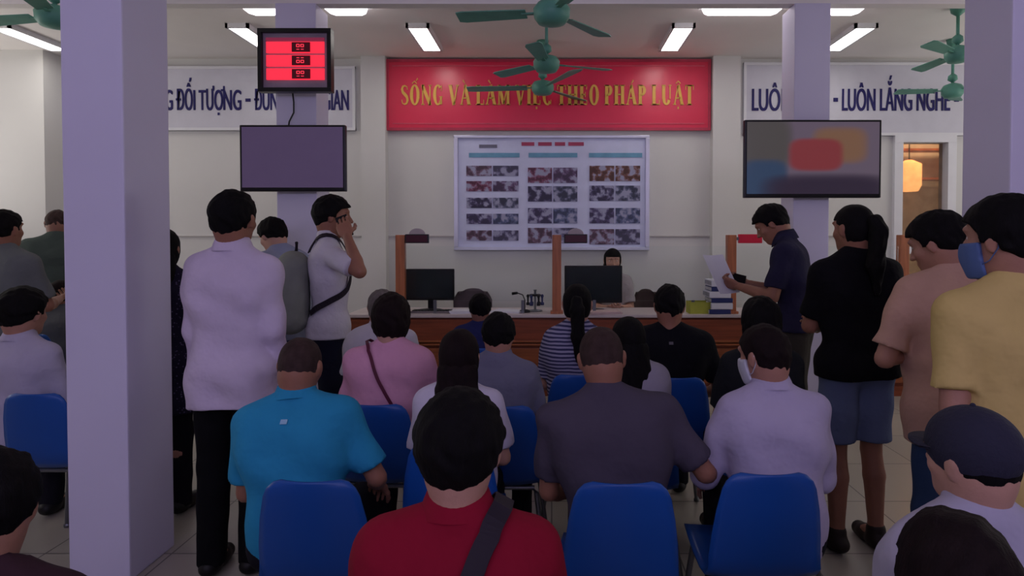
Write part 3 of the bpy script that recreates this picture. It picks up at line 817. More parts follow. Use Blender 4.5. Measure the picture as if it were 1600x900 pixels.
x0, x1, z0, z1 = X_(607, Yb), X_(1107, Yb), Z_(203, Yb), Z_(95, Yb)
obj('board', bx(x0, x1, Yb-.03, Yb+.03, z0, z1, .01), M_red, e)
banner_frame(x0-.01, x1+.01, z0-.01, z1+.01, Yb-.015, e, mat('pink_frame', (186, 60, 84), .35))
bm = BM(); tt = .012
for a, b, c, d in ((x0+.06, x1-.06, z0+.06, z0+.06+tt), (x0+.06, x1-.06, z1-.07, z1-.07+tt)):
    box(bm, ((a+b)/2, Yb-.034, (c+d)/2), (b-a, .006, d-c))
obj('inner_border', bm, mat('pale_red_line', (214, 84, 104), .4), e)
words = 'SỐNG VÀ LÀM VIỆC THEO PHÁP LUẬT'
bm = BM(); x = 0
for ch in words:
    if ch == ' ': x += .30; continue
    n0 = len(bm.verts); W = glyph(bm, ch); bm.verts.ensure_lookup_table()
    for v in bm.verts[n0:]: v.co.x += x
    x += W+.10
tx0, tx1 = X_(629, Yb), X_(1084, Yb); tz0, tz1 = Z_(165, Yb), Z_(134, Yb)
for v in bm.verts: v.co = Vector((tx0+v.co.x/x*(tx1-tx0), Yb-.032-v.co.y, tz0+v.co.z*(tz1-tz0)))
bmesh.ops.recalc_face_normals(bm, faces=bm.faces)
obj('lettering', bm, M_yel, e)

# ------------------------------------------------------------------ photo board on the wall
def photo_mat(name, tint, seed):
    m = mat(name, tint, .5, noise=0); nt = m.node_tree
    tc = N(m, 'ShaderNodeTexCoord'); mp = N(m, 'ShaderNodeMapping'); mp.inputs['Location'].default_value = (seed*3.1, seed, seed*1.7)
    n = N(m, 'ShaderNodeTexNoise'); n.inputs['Scale'].default_value = 14; n.inputs['Detail'].default_value = 2
    nt.links.new(tc.outputs['Object'], mp.inputs[0]); nt.links.new(mp.outputs[0], n.inputs['Vector'])
    r = N(m, 'ShaderNodeValToRGB'); el = r.color_ramp.elements
    el[0].position = .42; el[0].color = (*[v*.45 for v in lin(tint)], 1); el[1].position = .6; el[1].color = (*lin((158, 158, 184)), 1)
    x = el.new(.5); x.color = (*lin(tint), 1)
    nt.links.new(n.outputs['Fac'], r.inputs['Fac']); nt.links.new(r.outputs['Color'], bs(m).inputs['Base Color'])
    return m
e = empty('photo_board', (0, 0, 0), 'large framed notice board of small photos under the red banner', 'notice board')
x0, x1, z0, z1 = X_(710, Yb), X_(1014, Yb), Z_(391, Yb), Z_(212, Yb)
obj('board', bx(x0, x1, Yb-.005, Yb+.03, z0, z1), mat('board_paper', (204, 208, 236), .5, noise=.04), e)
bm = BM()
for a, b, c, d in ((x0, x1, z0, z0+.035), (x0, x1, z1-.03, z1), (x0, x0+.045, z0+.035, z1-.03), (x1-.045, x1, z0+.035, z1-.03)):
    box(bm, ((a+b)/2, Yb-.01, (c+d)/2), (b-a, .05, d-c), .005)
obj('frame', bm, mat('silver_frame', (205, 205, 222), .3, .3, noise=.03), e)
pb = Yb-.007
def prect(name, a, b, c, d, m):
    return obj(name, bx(X_(a, pb), X_(b, pb), pb-.004, pb, Z_(d, pb), Z_(c, pb)), m, e)
bm = BM()
for a, b in ((815, 835), (841, 862), (867, 883), (888, 912)):
    box(bm, ((X_(a, pb)+X_(b, pb))/2, pb-.002, Z_(225, pb)), (X_(b, pb)-X_(a, pb), .004, .04))
obj('heading', bm, mat('red_print', (170, 70, 100), .6), e)
prect('heading', 749, 777, 226, 231, mat('grey_print', (110, 110, 130), .6))
M_cy = mat('cyan_band', (110, 160, 190), .6)
prect('heading_band', 733, 812, 239, 246, M_cy); prect('heading_band', 826, 902, 239, 246, M_cy); prect('heading_band', 920, 1003, 239, 246, M_cy)
tints = [(96, 104, 140), (82, 76, 108), (104, 100, 130), (92, 84, 120), (108, 86, 120), (118, 92, 112), (88, 92, 118), (128, 74, 100)]
seed = 0
for cx0, cx1, rows in ((728, 811, (259, 283, 309, 334, 360)), (824, 903, (262, 291, 325, 356)), (920, 1001, (259, 290, 325, 358))):
    hgt = 16 if cx0 == 728 else 24
    for r_ in rows:
        for hh in range(2):
            wd = (cx1-cx0)/2; a = cx0+hh*wd; seed += 1
            ti = tints[(seed*5) % 8]
            if cx0 == 920 and r_ == 259: ti = (122, 84, 76)
            prect('photo', a+1, a+wd-1, r_, r_+hgt, photo_mat('photo_%d' % seed, ti, seed))

# ------------------------------------------------------------------ screens on the pillars
def screen_tv(x0, x1, y0, y1, Y, label, mscreen, ang=0):
    a, b = at(x0, y1, Y), at(x1, y0, Y); cx, cz = (a.x+b.x)/2, (a.z+b.z)/2; W, H = b.x-a.x, b.z-a.z
    e = empty('television', (cx, Y, cz), label, 'television')
    obj('casing', box(BM(), (0, .025, 0), (W, .05, H), .008), M_black, e)
    obj('screen', box(BM(), (0, -.001, .006), (W-.035, .004, H-.045)), mscreen, e)
    obj('wall_bracket', box(box(BM(), (0, .065, 0), (.22, .03, .24)), (0, .058, 0), (.3, .02, .04)), M_dark, e)
    return e, W, H
M_off = mat('off_screen_painted_sheen', (84, 70, 100), .18, noise=.03, spec=.6, emit=.5)  # violet-grey colour and emission stand in for a reflection on the dark screen
TV1, _, _ = screen_tv(375, 539, 195, 299, 4.80, 'switched off television on the left pillar, screen reflection painted violet-grey', M_off)
M_pic = mat('picture_screen', (90, 80, 100), .25, noise=0)
TV2, W2, H2 = screen_tv(1163, 1378, 187, 309, 4.80, 'lit television on the right pillar with blurred red and blue picture', M_pic)
nt = M_pic.node_tree; tc = N(M_pic, 'ShaderNodeTexCoord'); sp = N(M_pic, 'ShaderNodeSeparateXYZ'); nt.links.new(tc.outputs['Object'], sp.inputs[0])
def blob(cx, cz, rx, rz, soft):
    a = N(M_pic, 'ShaderNodeMath'); a.operation = 'SUBTRACT'; a.inputs[1].default_value = cx; nt.links.new(sp.outputs['X'], a.inputs[0])
    a2 = N(M_pic, 'ShaderNodeMath'); a2.operation = 'DIVIDE'; a2.inputs[1].default_value = rx; nt.links.new(a.outputs[0], a2.inputs[0])
    b = N(M_pic, 'ShaderNodeMath'); b.operation = 'SUBTRACT'; b.inputs[1].default_value = cz; nt.links.new(sp.outputs['Z'], b.inputs[0])
    b2 = N(M_pic, 'ShaderNodeMath'); b2.operation = 'DIVIDE'; b2.inputs[1].default_value = rz; nt.links.new(b.outputs[0], b2.inputs[0])
    p1 = N(M_pic, 'ShaderNodeMath'); p1.operation = 'POWER'; p1.inputs[1].default_value = 4; p2 = N(M_pic, 'ShaderNodeMath'); p2.operation = 'POWER'; p2.inputs[1].default_value = 4
    ab = N(M_pic, 'ShaderNodeMath'); ab.operation = 'ABSOLUTE'; nt.links.new(a2.outputs[0], ab.inputs[0]); nt.links.new(ab.outputs[0], p1.inputs[0])
    ab2 = N(M_pic, 'ShaderNodeMath'); ab2.operation = 'ABSOLUTE'; nt.links.new(b2.outputs[0], ab2.inputs[0]); nt.links.new(ab2.outputs[0], p2.inputs[0])
    s_ = N(M_pic, 'ShaderNodeMath'); s_.operation = 'ADD'; nt.links.new(p1.outputs[0], s_.inputs[0]); nt.links.new(p2.outputs[0], s_.inputs[1])
    mr = N(M_pic, 'ShaderNodeMapRange'); mr.inputs[1].default_value = 1+soft; mr.inputs[2].default_value = max(0, 1-soft); mr.inputs[3].default_value = 0; mr.inputs[4].default_value = 1
    mr.interpolation_type = 'SMOOTHSTEP'; nt.links.new(s_.outputs[0], mr.inputs[0]); return mr.outputs[0]
col = None
def layer(prev, rgb, fac):
    mx = N(M_pic, 'ShaderNodeMix'); mx.data_type = 'RGBA'; nt.links.new(fac, mx.inputs[0])
    if prev is None: mx.inputs[6].default_value = (*lin((124, 108, 128)), 1)
    else: nt.links.new(prev, mx.inputs[6])
    mx.inputs[7].default_value = (*lin(rgb), 1); return mx.outputs[2]
c_ = layer(None, (98, 92, 92), blob(-.42, .12, .26, .2, .7))
c_ = layer(c_, (152, 112, 88), blob(.20, .10, .20, .13, .9))
c_ = layer(c_, (158, 66, 72), blob(.02, .03, .20, .12, .6))
c_ = layer(c_, (62, 84, 118), blob(-.36, -.16, .17, .15, .7))
c_ = layer(c_, (60, 48, 70), blob(.12, -.27, .48, .15, .9))
nt.links.new(c_, bs(M_pic).inputs['Emission Color']); bs(M_pic).inputs['Emission Strength'].default_value = .5
for l_ in list(bs(M_pic).inputs['Base Color'].links): nt.links.remove(l_)
bs(M_pic).inputs['Base Color'].default_value = (.02, .02, .02, 1)

# queue number display
a, b = at(403, 143, 4.74), at(517, 44, 4.74); W, H = b.x-a.x, b.z-a.z
q = empty('queue_display', ((a.x+b.x)/2, 4.74, (a.z+b.z)/2), 'black framed queue display with three glowing red rows above the left television', 'display')
bm = BM(); t = .03
for x0, x1, z0, z1 in ((-W/2, W/2, -H/2, -H/2+t), (-W/2, W/2, H/2-t, H/2), (-W/2, -W/2+t, -H/2+t, H/2-t), (W/2-t, W/2, -H/2+t, H/2-t)):
    box(bm, ((x0+x1)/2, .03, (z0+z1)/2), (x1-x0, .07, z1-z0), .002)
obj('frame', bm, M_black, q)
obj('face_panel', box(BM(), (0, .055, 0), (W-.05, .06, H-.05)), mat('grey_face', (150, 134, 152), .5), q)
obj('hanging_bracket', box(BM(), (0, .13, 0), (.12, .06, .2)), M_dark, q)
M_led = mat('red_led', (255, 44, 66), .5, noise=0, emit=1.15); M_ledd = mat('dark_led_window', (74, 10, 24), .4, noise=0, emit=.3)
M_dig = mat('led_digits', (235, 60, 80), .5, noise=0, emit=.9)
obj('heading_strip', box(BM(), (0, .02, H/2-.075), (W-.11, .012, .022)), mat('dull_red_led', (150, 50, 80), .5, noise=0, emit=.4), q)
for i in range(3):
    z = H/2-.135-.098*i*1.0
    r_ = obj('led_row', box(BM(), (0, .02, z), (W-.115, .012, .082)), M_led, q)
    obj('number_window', box(BM(), (.045, .012, z), (.135, .012, .070)), M_ledd, r_)
    bm = BM()
    for dx in (-.02, .012):
        for zz in (-.018, 0, .018): box(bm, (.045+dx, .004, z+zz), (.02, .006, .005))
        for xx in (-.01, .01): box(bm, (.045+dx+xx, .004, z+.009*(1 if i != 1 else -1)), (.005, .006, .018))
    obj('digits', bm, M_dig, r_)
cb = BM(); pts = [at(457, 143, 4.86), at(459, 160, 4.87), at(459, 176, 4.87), at(452, 190, 4.86), at(451, 197, 4.86)]
tube(cb, pts, .006); tag(obj('cable', cb, M_dark, None, True), 'thin dark cable hanging between the queue display and the left television', 'cable')

# ------------------------------------------------------------------ service counter
YC = 6.0; ZC = Z_(491, YC)
cx0, cx1 = X_(545, YC), X_(1470, YC)
e = empty('service_counter', (0, YC, 0), 'long reddish brown wooden counter with pale top along the back of the hall', 'counter')
obj('carcass', bx(cx0, cx1, .03, .16, 0, ZC-.03), M_wood, e)
obj('worktop', bx(cx0-.03, cx1+.03, -.03, .58, ZC-.03, ZC, .006), mat('pale_worktop', (196, 184, 184), .35, noise=.05), e)
bm = BM(); box(bm, ((cx0+cx1)/2, .015, ZC-.15), (cx1-cx0, .03, .20)); obj('upper_board', bm, M_wood, e)
bm = BM()
for z in (ZC-.255, ZC-.285): box(bm, ((cx0+cx1)/2, .005, z), (cx1-cx0, .05, .018), .004)
obj('moulding', bm, M_wood2, e)
n = 9; wv_ = (cx1-cx0)/n
for i in range(n):
    bm = BM(); box(bm, (cx0+wv_*(i+.5), .022, (ZC-.30+.1)/2), (wv_-.09, .03, ZC-.30-.14), .008); obj('panel', bm, M_wood2, e)
obj('plinth', bx(cx0, cx1, .0, .04, 0, .09), M_wood, e)
posts = (623, 870, 1146, 1418); labs = ('left', 'middle', 'right', 'far right')
for i, p in enumerate(posts):
    x = X_(p, YC); zt = Z_(367, YC)
    e = empty('counter_post', (x, YC+.08, ZC), ('square wooden post at the left end of the counter', 'square wooden post in the middle of the counter, under the notice board', 'square wooden post on the counter beside the stacked files', 'square wooden post on the counter near the glass door')[i], 'post')
    obj('shaft', box(BM(), (0, 0, (zt-ZC)/2), (.085, .085, zt-ZC), .006), M_post, e)
    obj('foot', box(BM(), (0, 0, .012), (.12, .12, .024), .004), M_post, e)
for i in range(3):
    xa, xb = X_(posts[i], YC)+.045, X_(posts[i+1], YC)-.045
    e = empty('glass_screen', ((xa+xb)/2, YC+.08, ZC+.12), ('clear glass screen on the counter below the left half of the notice board', 'clear glass screen on the counter between the middle post and the stacked files', 'clear glass screen on the counter behind the man in navy')[i], 'glass screen')
    obj('pane', box(BM(), (0, 0, .26), (xb-xa, .008, .52)), M_glass, e)
    bm = BM()
    for sx in (-1, 1): box(bm, (sx*(xb-xa)*.3, 0, -.06), (.03, .02, .13), .003)
    obj('clip', bm, M_steel, e)
M_sign = mat('dark_red_sign', (58, 16, 32), .4, noise=.05, emit=.12); M_sign2 = mat('red_sign', (150, 24, 46), .4, noise=.05, emit=.3)
for i, (p, m, lb) in enumerate(((649, M_sign, 'dark number sign on the left counter post'), (900, M_sign, 'dark number sign on the middle counter post'), (1176, M_sign2, 'red number sign on the right counter post'))):
    x, z = X_(p, YC), Z_(373, YC)
    e = empty('number_sign', (x, YC+.08, z), lb, 'sign')
    obj('housing', box(BM(), (0, 0, 0), (.22, .05, .085), .006), M_dark if m is M_sign else m, e)
    obj('display_face', box(BM(), (0, -.026, 0), (.20, .006, .065)), m, e)
    obj('side_arm', box(BM(), (-.115 if i != 1 else -.12, 0, 0), (.05, .03, .03)), M_steel, e)
    if i < 2:
        bm = BM(); n = 14; f_, b_ = [], []
        for j in range(n+1):
            a = PI*j/n; f_.append(bm.verts.new((.075*math.cos(a), -.012, .043+.055*math.sin(a)))); b_.append(bm.verts.new((.075*math.cos(a), .012, .043+.055*math.sin(a))))
        bm.faces.new(f_[::-1]); bm.faces.new(b_)
        for j in range(n): bm.faces.new((f_[j], f_[j+1], b_[j+1], b_[j]))
        obj('arched_plate', bm, mat('pale_plate', (172, 160, 166), .5), e)

def monitor(x0, x1, y0, y1, Y, label, back=True):
    a, b = at(x0, y1, Y), at(x1, y0, Y); W, H = b.x-a.x, b.z-a.z
    e = empty('monitor', ((a.x+b.x)/2, Y, ZC), label, 'monitor')
    zc = (a.z+b.z)/2-ZC
    obj('casing', box(BM(), (0, 0, zc), (W, .035, H), .008), M_black, e)
    obj('screen', box(BM(), (0, -.0185, zc+.006), (W-.03, .003, H-.04)), mat('dark_screen', (30, 38, 42), .2, noise=.1, spec=.6), e)
    obj('stand', box(BM(), (0, .02, (zc-H/2+.06)/2), (.055, .02, zc-H/2+.08)), M_black, e)
    bm = BM(); lathe(bm, [(.11, 0), (.11, .008), (.03, .016)]); obj('base', bm, M_black, e, True)
monitor(635, 710, 420, 469, 6.35, 'dark computer monitor by the left counter post')
monitor(882, 972, 415, 473, 6.35, 'larger dark computer monitor right of the middle counter post')
# keyboard-ish papers, files and small things
def sheet(px, py_w, Y, z, rz, label, wd=.30, dp=.21, n=1, m=None, name='paper_stack', cat='papers'):
    e = empty(name, (X_(px, Y), Y, z), label, cat, None, rz)
    bm = BM()
    for i in range(n): box(bm, (random.uniform(-.006, .006), random.uniform(-.006, .006), .004+.008*i), (wd, dp, .007), 0, Matrix.Rotation(random.uniform(-.06, .06), 3, 'Z'))
    obj('sheets', bm, m or M_paper, e); return e
sheet(727, 0, 6.15, ZC, .2, 'white papers on the counter right of the left monitor', n=3)
sheet(795, 0, 6.2, ZC, -.3, 'white papers on the counter left of the small desk rack', n=2)
sheet(945, 0, 6.08, ZC, .1, 'pale pinkish papers on the counter in front of the larger monitor', n=3, m=mat('pink_paper', (200, 176, 176), .9))
kb = empty('keyboard', (X_(675, 6.12), 6.14, ZC), 'grey keyboard lying in front of the left monitor', 'keyboard')
obj('base', box(BM(), (0, 0, .01), (.40, .13, .018), .004), mat('grey_key', (120, 112, 116), .5), kb)
bm = BM()
for r_ in range(4):
    for c in range(13): box(bm, (-.175+.029*c, -.042+.028*r_, .022), (.024, .023, .008))
obj('keys', bm, M_dark, kb)
rk = empty('stamp_rack', (X_(836, 6.25), 6.25, ZC), 'small desk rack of rubber stamps left of the middle post', 'stamp rack')
bm = BM(); lathe(bm, [(.07, 0), (.07, .012), (.012, .02), (.010, .20), (.02, .21)]); obj('stand', bm, M_steel, rk, True)
bm = BM(); lathe(bm, [(.055, .15), (.06, .158), (.055, .166)]); obj('carousel', bm, M_dark, rk, True)
for j in range(6):
    a = j*PI/3; bm = BM(); lathe(bm, [(.018, .06), (.018, .085), (.008, .09), (.009, .13), (.016, .15), (.008, .165)], (.07*math.cos(a), .07*math.sin(a), 0), 12); obj('stamp', bm, M_dark if j % 2 else mat('blue_stamp', (60, 66, 110), .5), rk, True)
gl = empty('desk_microphone', (X_(820, 6.15), 6.15, ZC), 'gooseneck microphone on the counter just left of the middle post', 'microphone')
bm = BM(); lathe(bm, [(.05, 0), (.05, .02), (.02, .03)]); obj('base', bm, M_dark, gl, True)
bm = BM(); tube(bm, [(0, 0, .03), (0, 0, .12), (-.02, -.01, .17), (-.07, -.03, .19)], .005); obj('neck', bm, M_dark, gl, True)
bm = BM(); tube(bm, [(-.07, -.03, .19), (-.12, -.05, .185)], [.012, .014]); obj('head', bm, M_black, gl, True)
# binders stacked
M_bb = mat('blue_binder', (44, 52, 104), .5); 
zz = ZC
for i in range(6):
    blue = i % 2 == 0; h_ = .045 if blue else .062
    e = empty('file_binder', (X_(1123, 6.1)+(.008 if i % 3 else -.01), 6.12, zz), ('dark blue' if blue else 'white')+' file in the stack on the counter, '+('lowest', 'second from bottom', 'third from bottom', 'third from top', 'second from top', 'topmost')[i], 'file binder', 'files stacked on the counter')
    obj('cover', box(BM(), (0, 0, h_/2), (.20, .26, h_-.003), .004), M_bb if blue else M_paper, e)
    obj('pages', box(BM(), (0, .004, h_/2), (.206, .25, h_*.6)), mat('page_edges', (196, 194, 200), .8) if blue else mat('pages_grey', (160, 160, 172), .8), e)
    zz += h_
bxg = empty('box', (X_(1093, 6.1), 6.12, ZC), 'yellow-green open box on the counter beside the stacked files', 'box')
M_yg = mat('yellow_green_card', (168, 172, 70), .7)
bm = BM()
for c, s_ in (((0, -.09, .055), (.20, .008, .11)), ((0, .09, .055), (.20, .008, .11)), ((-.1, 0, .055), (.008, .18, .11)), ((.1, 0, .055), (.008, .18, .11)), ((0, 0, .005), (.20, .18, .01))): box(bm, c, s_)
obj('tray', bm, M_yg, bxg); obj('contents', box(BM(), (0, 0, .045), (.18, .16, .07)), mat('box_paper', (190, 192, 150), .8), bxg)
gr = empty('storage_tray', (X_(1398, 6.1), 6.25, ZC), 'dark green desk tray on the far right of the counter', 'tray')
bm = BM()
for z in (.01, .07, .13): box(bm, (0, 0, z), (.34, .26, .012))
obj('shelf', bm, mat('dark_green', (24, 60, 52), .5), gr); obj('side', box(box(BM(), (-.17, 0, .075), (.01, .26, .15)), (.17, 0, .075), (.01, .26, .15)), MATS['dark_green'], gr)

def office_chair(x, y, zt, m, label, sx=1):
    e = empty('office_chair', (x, y, 0), label, 'office chair'); e.scale = (sx, sx, 1)
    bm = BM(); box(bm, (0, 0, .47), (.46, .44, .07), .03); obj('seat', bm, m, e, True)
    bm = BM(); R = Matrix.Rotation(.0, 3, 'X'); n = 10; F_, B_ = [], []
    H = zt-.62
    for i in range(n+1):
        for j in range(n+1):
            u, v = -1+2*i/n, j/n
            wd = .21*(1-.35*max(0, v-.6)**1.3/.3)*1.0
            F_.append(bm.verts.new((u*wd, .23-.05*u*u+.0, .62+v*H-.05*abs(u)**3*(v > .9)))); B_.append(bm.verts.new((u*wd, .27-.05*u*u, .62+v*H-.05*abs(u)**3*(v > .9))))
    k_ = n+1
    for i in range(n):
        for j in range(n):
            bm.faces.new((F_[i*k_+j], F_[(i+1)*k_+j], F_[(i+1)*k_+j+1], F_[i*k_+j+1])); bm.faces.new((B_[i*k_+j+1], B_[(i+1)*k_+j+1], B_[(i+1)*k_+j], B_[i*k_+j]))
    for i in range(n):
        bm.faces.new((F_[i*k_+n], F_[(i+1)*k_+n], B_[(i+1)*k_+n], B_[i*k_+n])); bm.faces.new((F_[i*k_], B_[i*k_], B_[(i+1)*k_], F_[(i+1)*k_]))
        bm.faces.new((F_[i], B_[i], B_[i+1], F_[i+1])); bm.faces.new((F_[n*k_+i], F_[n*k_+i+1], B_[n*k_+i+1], B_[n*k_+i]))
    obj('backrest', bm, m, e, True)
    bm = BM(); tube(bm, [(0, 0, .44), (0, 0, .1)], .025); tube(bm, [(0, .1, .44), (0, .27, .5), (0, .27, .7)], .014); obj('column', bm, M_steel, e, True)
    bm = BM()
    for j in range(5):
        a = j*2*PI/5+.3; tube(bm, [(0, 0, .1), (.26*math.cos(a), .26*math.sin(a), .055)], [.022, .014])
    obj('star_base', bm, M_dark, e, True)
    for j in range(5):
        a = j*2*PI/5+.3; bm = BM(); bmesh.ops.create_uvsphere(bm, u_segments=12, v_segments=8, radius=.027); bmesh.ops.translate(bm, vec=(.26*math.cos(a), .26*math.sin(a), .027), verts=bm.verts); obj('castor', bm, M_black, e, True)
M_oc = mat('grey_upholstery', (88, 76, 84), .8)
yo = 6.92
office_chair(X_(737, yo), 6.8, Z_(452, yo), M_oc, 'grey office chair behind the counter right of the left monitor')
office_chair(X_(1010, yo), 6.8, Z_(452, yo), mat('brown_upholstery', (70, 56, 54), .8), 'brown office chair behind the counter right of the larger monitor', .68)

#PEOPLE
# ------------------------------------------------------------------ waiting chairs
def make_chair_meshes():
    prof = [(.215, .425), (.205, .438), (.10, .440), (0, .432), (-.10, .430), (-.165, .440), (-.200, .475), (-.217, .53), (-.232, .60), (-.247, .68), (-.258, .75), (-.262, .775), (-.262, .793), (-.262, .800)]
    wid = [.165, .186, .200, .204, .204, .202, .200, .198, .192, .180, .163, .150, .128, .100]
    wid = [x*.86 for x in wid]
    n = 14; F_, B_ = [], []
    bm = BM()
    P_ = [Vector((0, y, z)) for y, z in prof]
    for i, p in enumerate(P_):
        t = (P_[min(i+1, len(P_)-1)]-P_[max(i-1, 0)]).normalized(); nn = Vector((0, -t.z, t.y))
        if i < 3: nn = Vector((0, 0, 1))
        for j in range(n+1):
            u = -1+2*j/n; dish = .018*(u*u) if i > 1 else .006*u*u
            q_ = p+Vector((u*wid[i], 0, 0)) + (Vector((0, dish*1.2, 0)) if i > 6 else Vector((0, 0, dish)))
            F_.append(bm.verts.new(q_)); B_.append(bm.verts.new(q_+(Vector((0, -.006, 0)) if i > 6 else Vector((0, -.003, -.006)))))
    k_ = n+1; R = len(P_)
    for i in range(R-1):
        for j in range(n):
            a, b, c, d = i*k_+j, i*k_+j+1, (i+1)*k_+j+1, (i+1)*k_+j
            bm.faces.new([F_[q] for q in (a, b, c, d)]); bm.faces.new([B_[q] for q in (d, c, b, a)])
    for j in range(n):
        bm.faces.new((F_[j+1], F_[j], B_[j], B_[j+1])); a = (R-1)*k_; bm.faces.new((F_[a+j], F_[a+j+1], B_[a+j+1], B_[a+j]))
    for i in range(R-1):
        bm.faces.new((F_[i*k_], F_[(i+1)*k_], B_[(i+1)*k_], B_[i*k_])); bm.faces.new((F_[(i+1)*k_+n], F_[i*k_+n], B_[i*k_+n], B_[(i+1)*k_+n]))
    bmesh.ops.recalc_face_normals(bm, faces=bm.faces)
    return bm
CH = make_chair_meshes(); ch_me = bpy.data.meshes.new('seat_shell'); CH.to_mesh(ch_me); CH.free()
ch_me.materials.append(M_chair); ch_me.polygons.foreach_set('use_smooth', [True]*len(ch_me.polygons))
leg_me = []
for sx, sy in ((-1, -1), (1, -1), (-1, 1), (1, 1)):
    bm = BM(); tube(bm, [(sx*.12, sy*.13-.01, .416), (sx*.14, sy*.15-.01, .40), (sx*.19, sy*.20-.02, .012)], .011, 10)
    lathe(bm, [(.014, 0), (.016, .012), (.013, .02)], (sx*.19, sy*.20-.02, 0), 10)
    me = bpy.data.meshes.new('leg'); bm.to_mesh(me); bm.free(); me.materials.append(M_steel); leg_me.append(me)
bm = BM(); tube(bm, [(-.15, -.14, .415), (.15, -.14, .415)], .010, 10); tube(bm, [(-.15, .12, .415), (.15, .12, .415)], .010, 10); tube(bm, [(0, -.14, .415), (0, .12, .415)], .010, 10)
bmesh.ops.scale(bm, vec=(.88, 1, 1), verts=bm.verts)
bar_me = bpy.data.meshes.new('seat_frame'); bm.to_mesh(bar_me); bm.free(); bar_me.materials.append(M_steel)
def chair(x, y, label, rz=0):
    e = empty('waiting_chair', (x, y, 0), label, 'chair', 'blue plastic waiting chairs', math.radians(rz))
    link('seat_shell', ch_me, None, e)
    for m_ in leg_me: link('leg', m_, None, e)
    link('seat_frame', bar_me, None, e)
    return e

# ------------------------------------------------------------------ people
M_jean = cloth('jeans', (44, 54, 92)); M_blk = cloth('black', (22, 20, 28)); M_btr = cloth('black_trousers', (26, 25, 33))
def patterned(name, c1, c2, kind, scale):
    m = cloth(name, c1); nt = m.node_tree; tc = N(m, 'ShaderNodeTexCoord')
    if kind == 'stripe':
        t = N(m, 'ShaderNodeTexWave'); t.bands_direction = 'Z'; t.inputs['Scale'].default_value = scale; t.inputs['Distortion'].default_value = 1.2; t.inputs['Detail'].default_value = 1; out = t.outputs['Fac']; th = .5
        nt.links.new(tc.outputs['Object'], t.inputs['Vector'])
    else:
        t = N(m, 'ShaderNodeTexVoronoi'); t.inputs['Scale'].default_value = scale; out = t.outputs['Distance']; th = .22
        nt.links.new(tc.outputs['Object'], t.inputs['Vector'])
    r = N(m, 'ShaderNodeValToRGB'); r.color_ramp.elements[0].position = th-.06; r.color_ramp.elements[1].position = th+.06
    r.color_ramp.elements[0].color = (*lin(c2), 1); r.color_ramp.elements[1].color = (*lin(c1), 1)
    nt.links.new(out, r.inputs['Fac']); nt.links.new(r.outputs['Color'], bs(m).inputs['Base Color'])
    return m

# --- standing, from the left
person('person in grey-green shirt standing at far left edge, short black hair', 8, 329, 3.9, yaw=-6, w=1.12, shirt=cloth('grey_green', (104, 108, 108)), arms=('down', 'front'), skin_='tan', pants=M_btr)
person('person in dark green shirt with head bowed, half hidden behind the near left column', 90, 331, 5.8, yaw=25, lean=(4, 14), head=(24, 0, 0), w=1.1, hair='stubble', style='thin', skin_='dark', shirt=cloth('dark_green', (66, 76, 72)), arms=('front', 'front'), pants=M_btr)
k = person('person in black dotted dress with long dark hair standing right behind the near left column', 256, 358, 3.5, yaw=8, w=.95, style='long', hair='black', shirt=patterned('dotted', (34, 30, 50), (92, 84, 118), 'dot', 55), sleeve='short', hem=.55, arms=('hold', 'hold'), pants=M_blk)
def held_paper(k, i, label, wd=.21, ht=.29, tilt=35, name='paper_sheet', off=(0, .06, .03), rz=0):
    t = k['T'][i]; p = k['W'](t['wr']+t['f']*.09*k['s'])
    e = empty(name, p, label, 'paper', None, math.radians(k['yaw']+rz))
    bm = BM(); n = 8; rows = []
    for a in range(n+1):
        rows.append([bm.verts.new((-wd/2+wd*b/n, off[1]+.012*math.sin(b/n*PI)-ht/2*0, off[2]-.02+ht*a/n-ht*.35)) for b in range(n+1)])
    for a in range(n):
        for b in range(n): bm.faces.new((rows[a][b], rows[a][b+1], rows[a+1][b+1], rows[a+1][b]))
    bmesh.ops.rotate(bm, cent=(0, 0, 0), matrix=Matrix.Rotation(math.radians(-tilt), 3, 'X'), verts=bm.verts)
    bmesh.ops.solidify(bm, geom=bm.faces[:], thickness=.0012)
    obj('sheet', bm, M_paper, e)
    return e
held_paper(k, 1, 'white sheet of paper held up by the long-haired person behind the near left column', tilt=65)
person('person in white long-sleeved shirt and black trousers standing in the left aisle, back turned', 366, 299, 2.85, yaw=-2, w=.95, lean=(1, 3), shirt=cloth('lilac_white', (202, 189, 212)), sleeve='long', collar=True, hem=.76, arms=(((.05, .0, -1), (.03, .16, -1), (-1, .1, 0)), ((.09, -.02, -1), (-.02, .5, -1), (-1, .1, 0))), skin_='tan', hs=1.06, pants=cloth('black_slacks', (14, 14, 18)),
       legs=(((-.095, .02, 0), (-.10, -.01)), ((.085, .03, 0), (.075, .02))))
person('person in blue-grey shirt bending down beside the white-shirted man, face turned left', 426, 346, 4.5, yaw=50, lean=(10, 22), head=(28, 10, 0), w=.98, shirt=cloth('blue_grey', (140, 146, 172)), skin_='light', style='thick', arms=('hold', 'hold'), pants=M_jean)
PH = person('person in white T-shirt talking on a phone, turned right, wearing a grey backpack', 521, 308, 3.98, yaw=-72, lean=(0, 2), head=(4, 0, 0), w=.98, shirt=cloth('white_tee', (200, 196, 208)), hem=.88, arms=('down', 'phone'), curls=(.5, .5), skin_='tan', style='thick', pants=cloth('dark_navy', (26, 28, 44)))
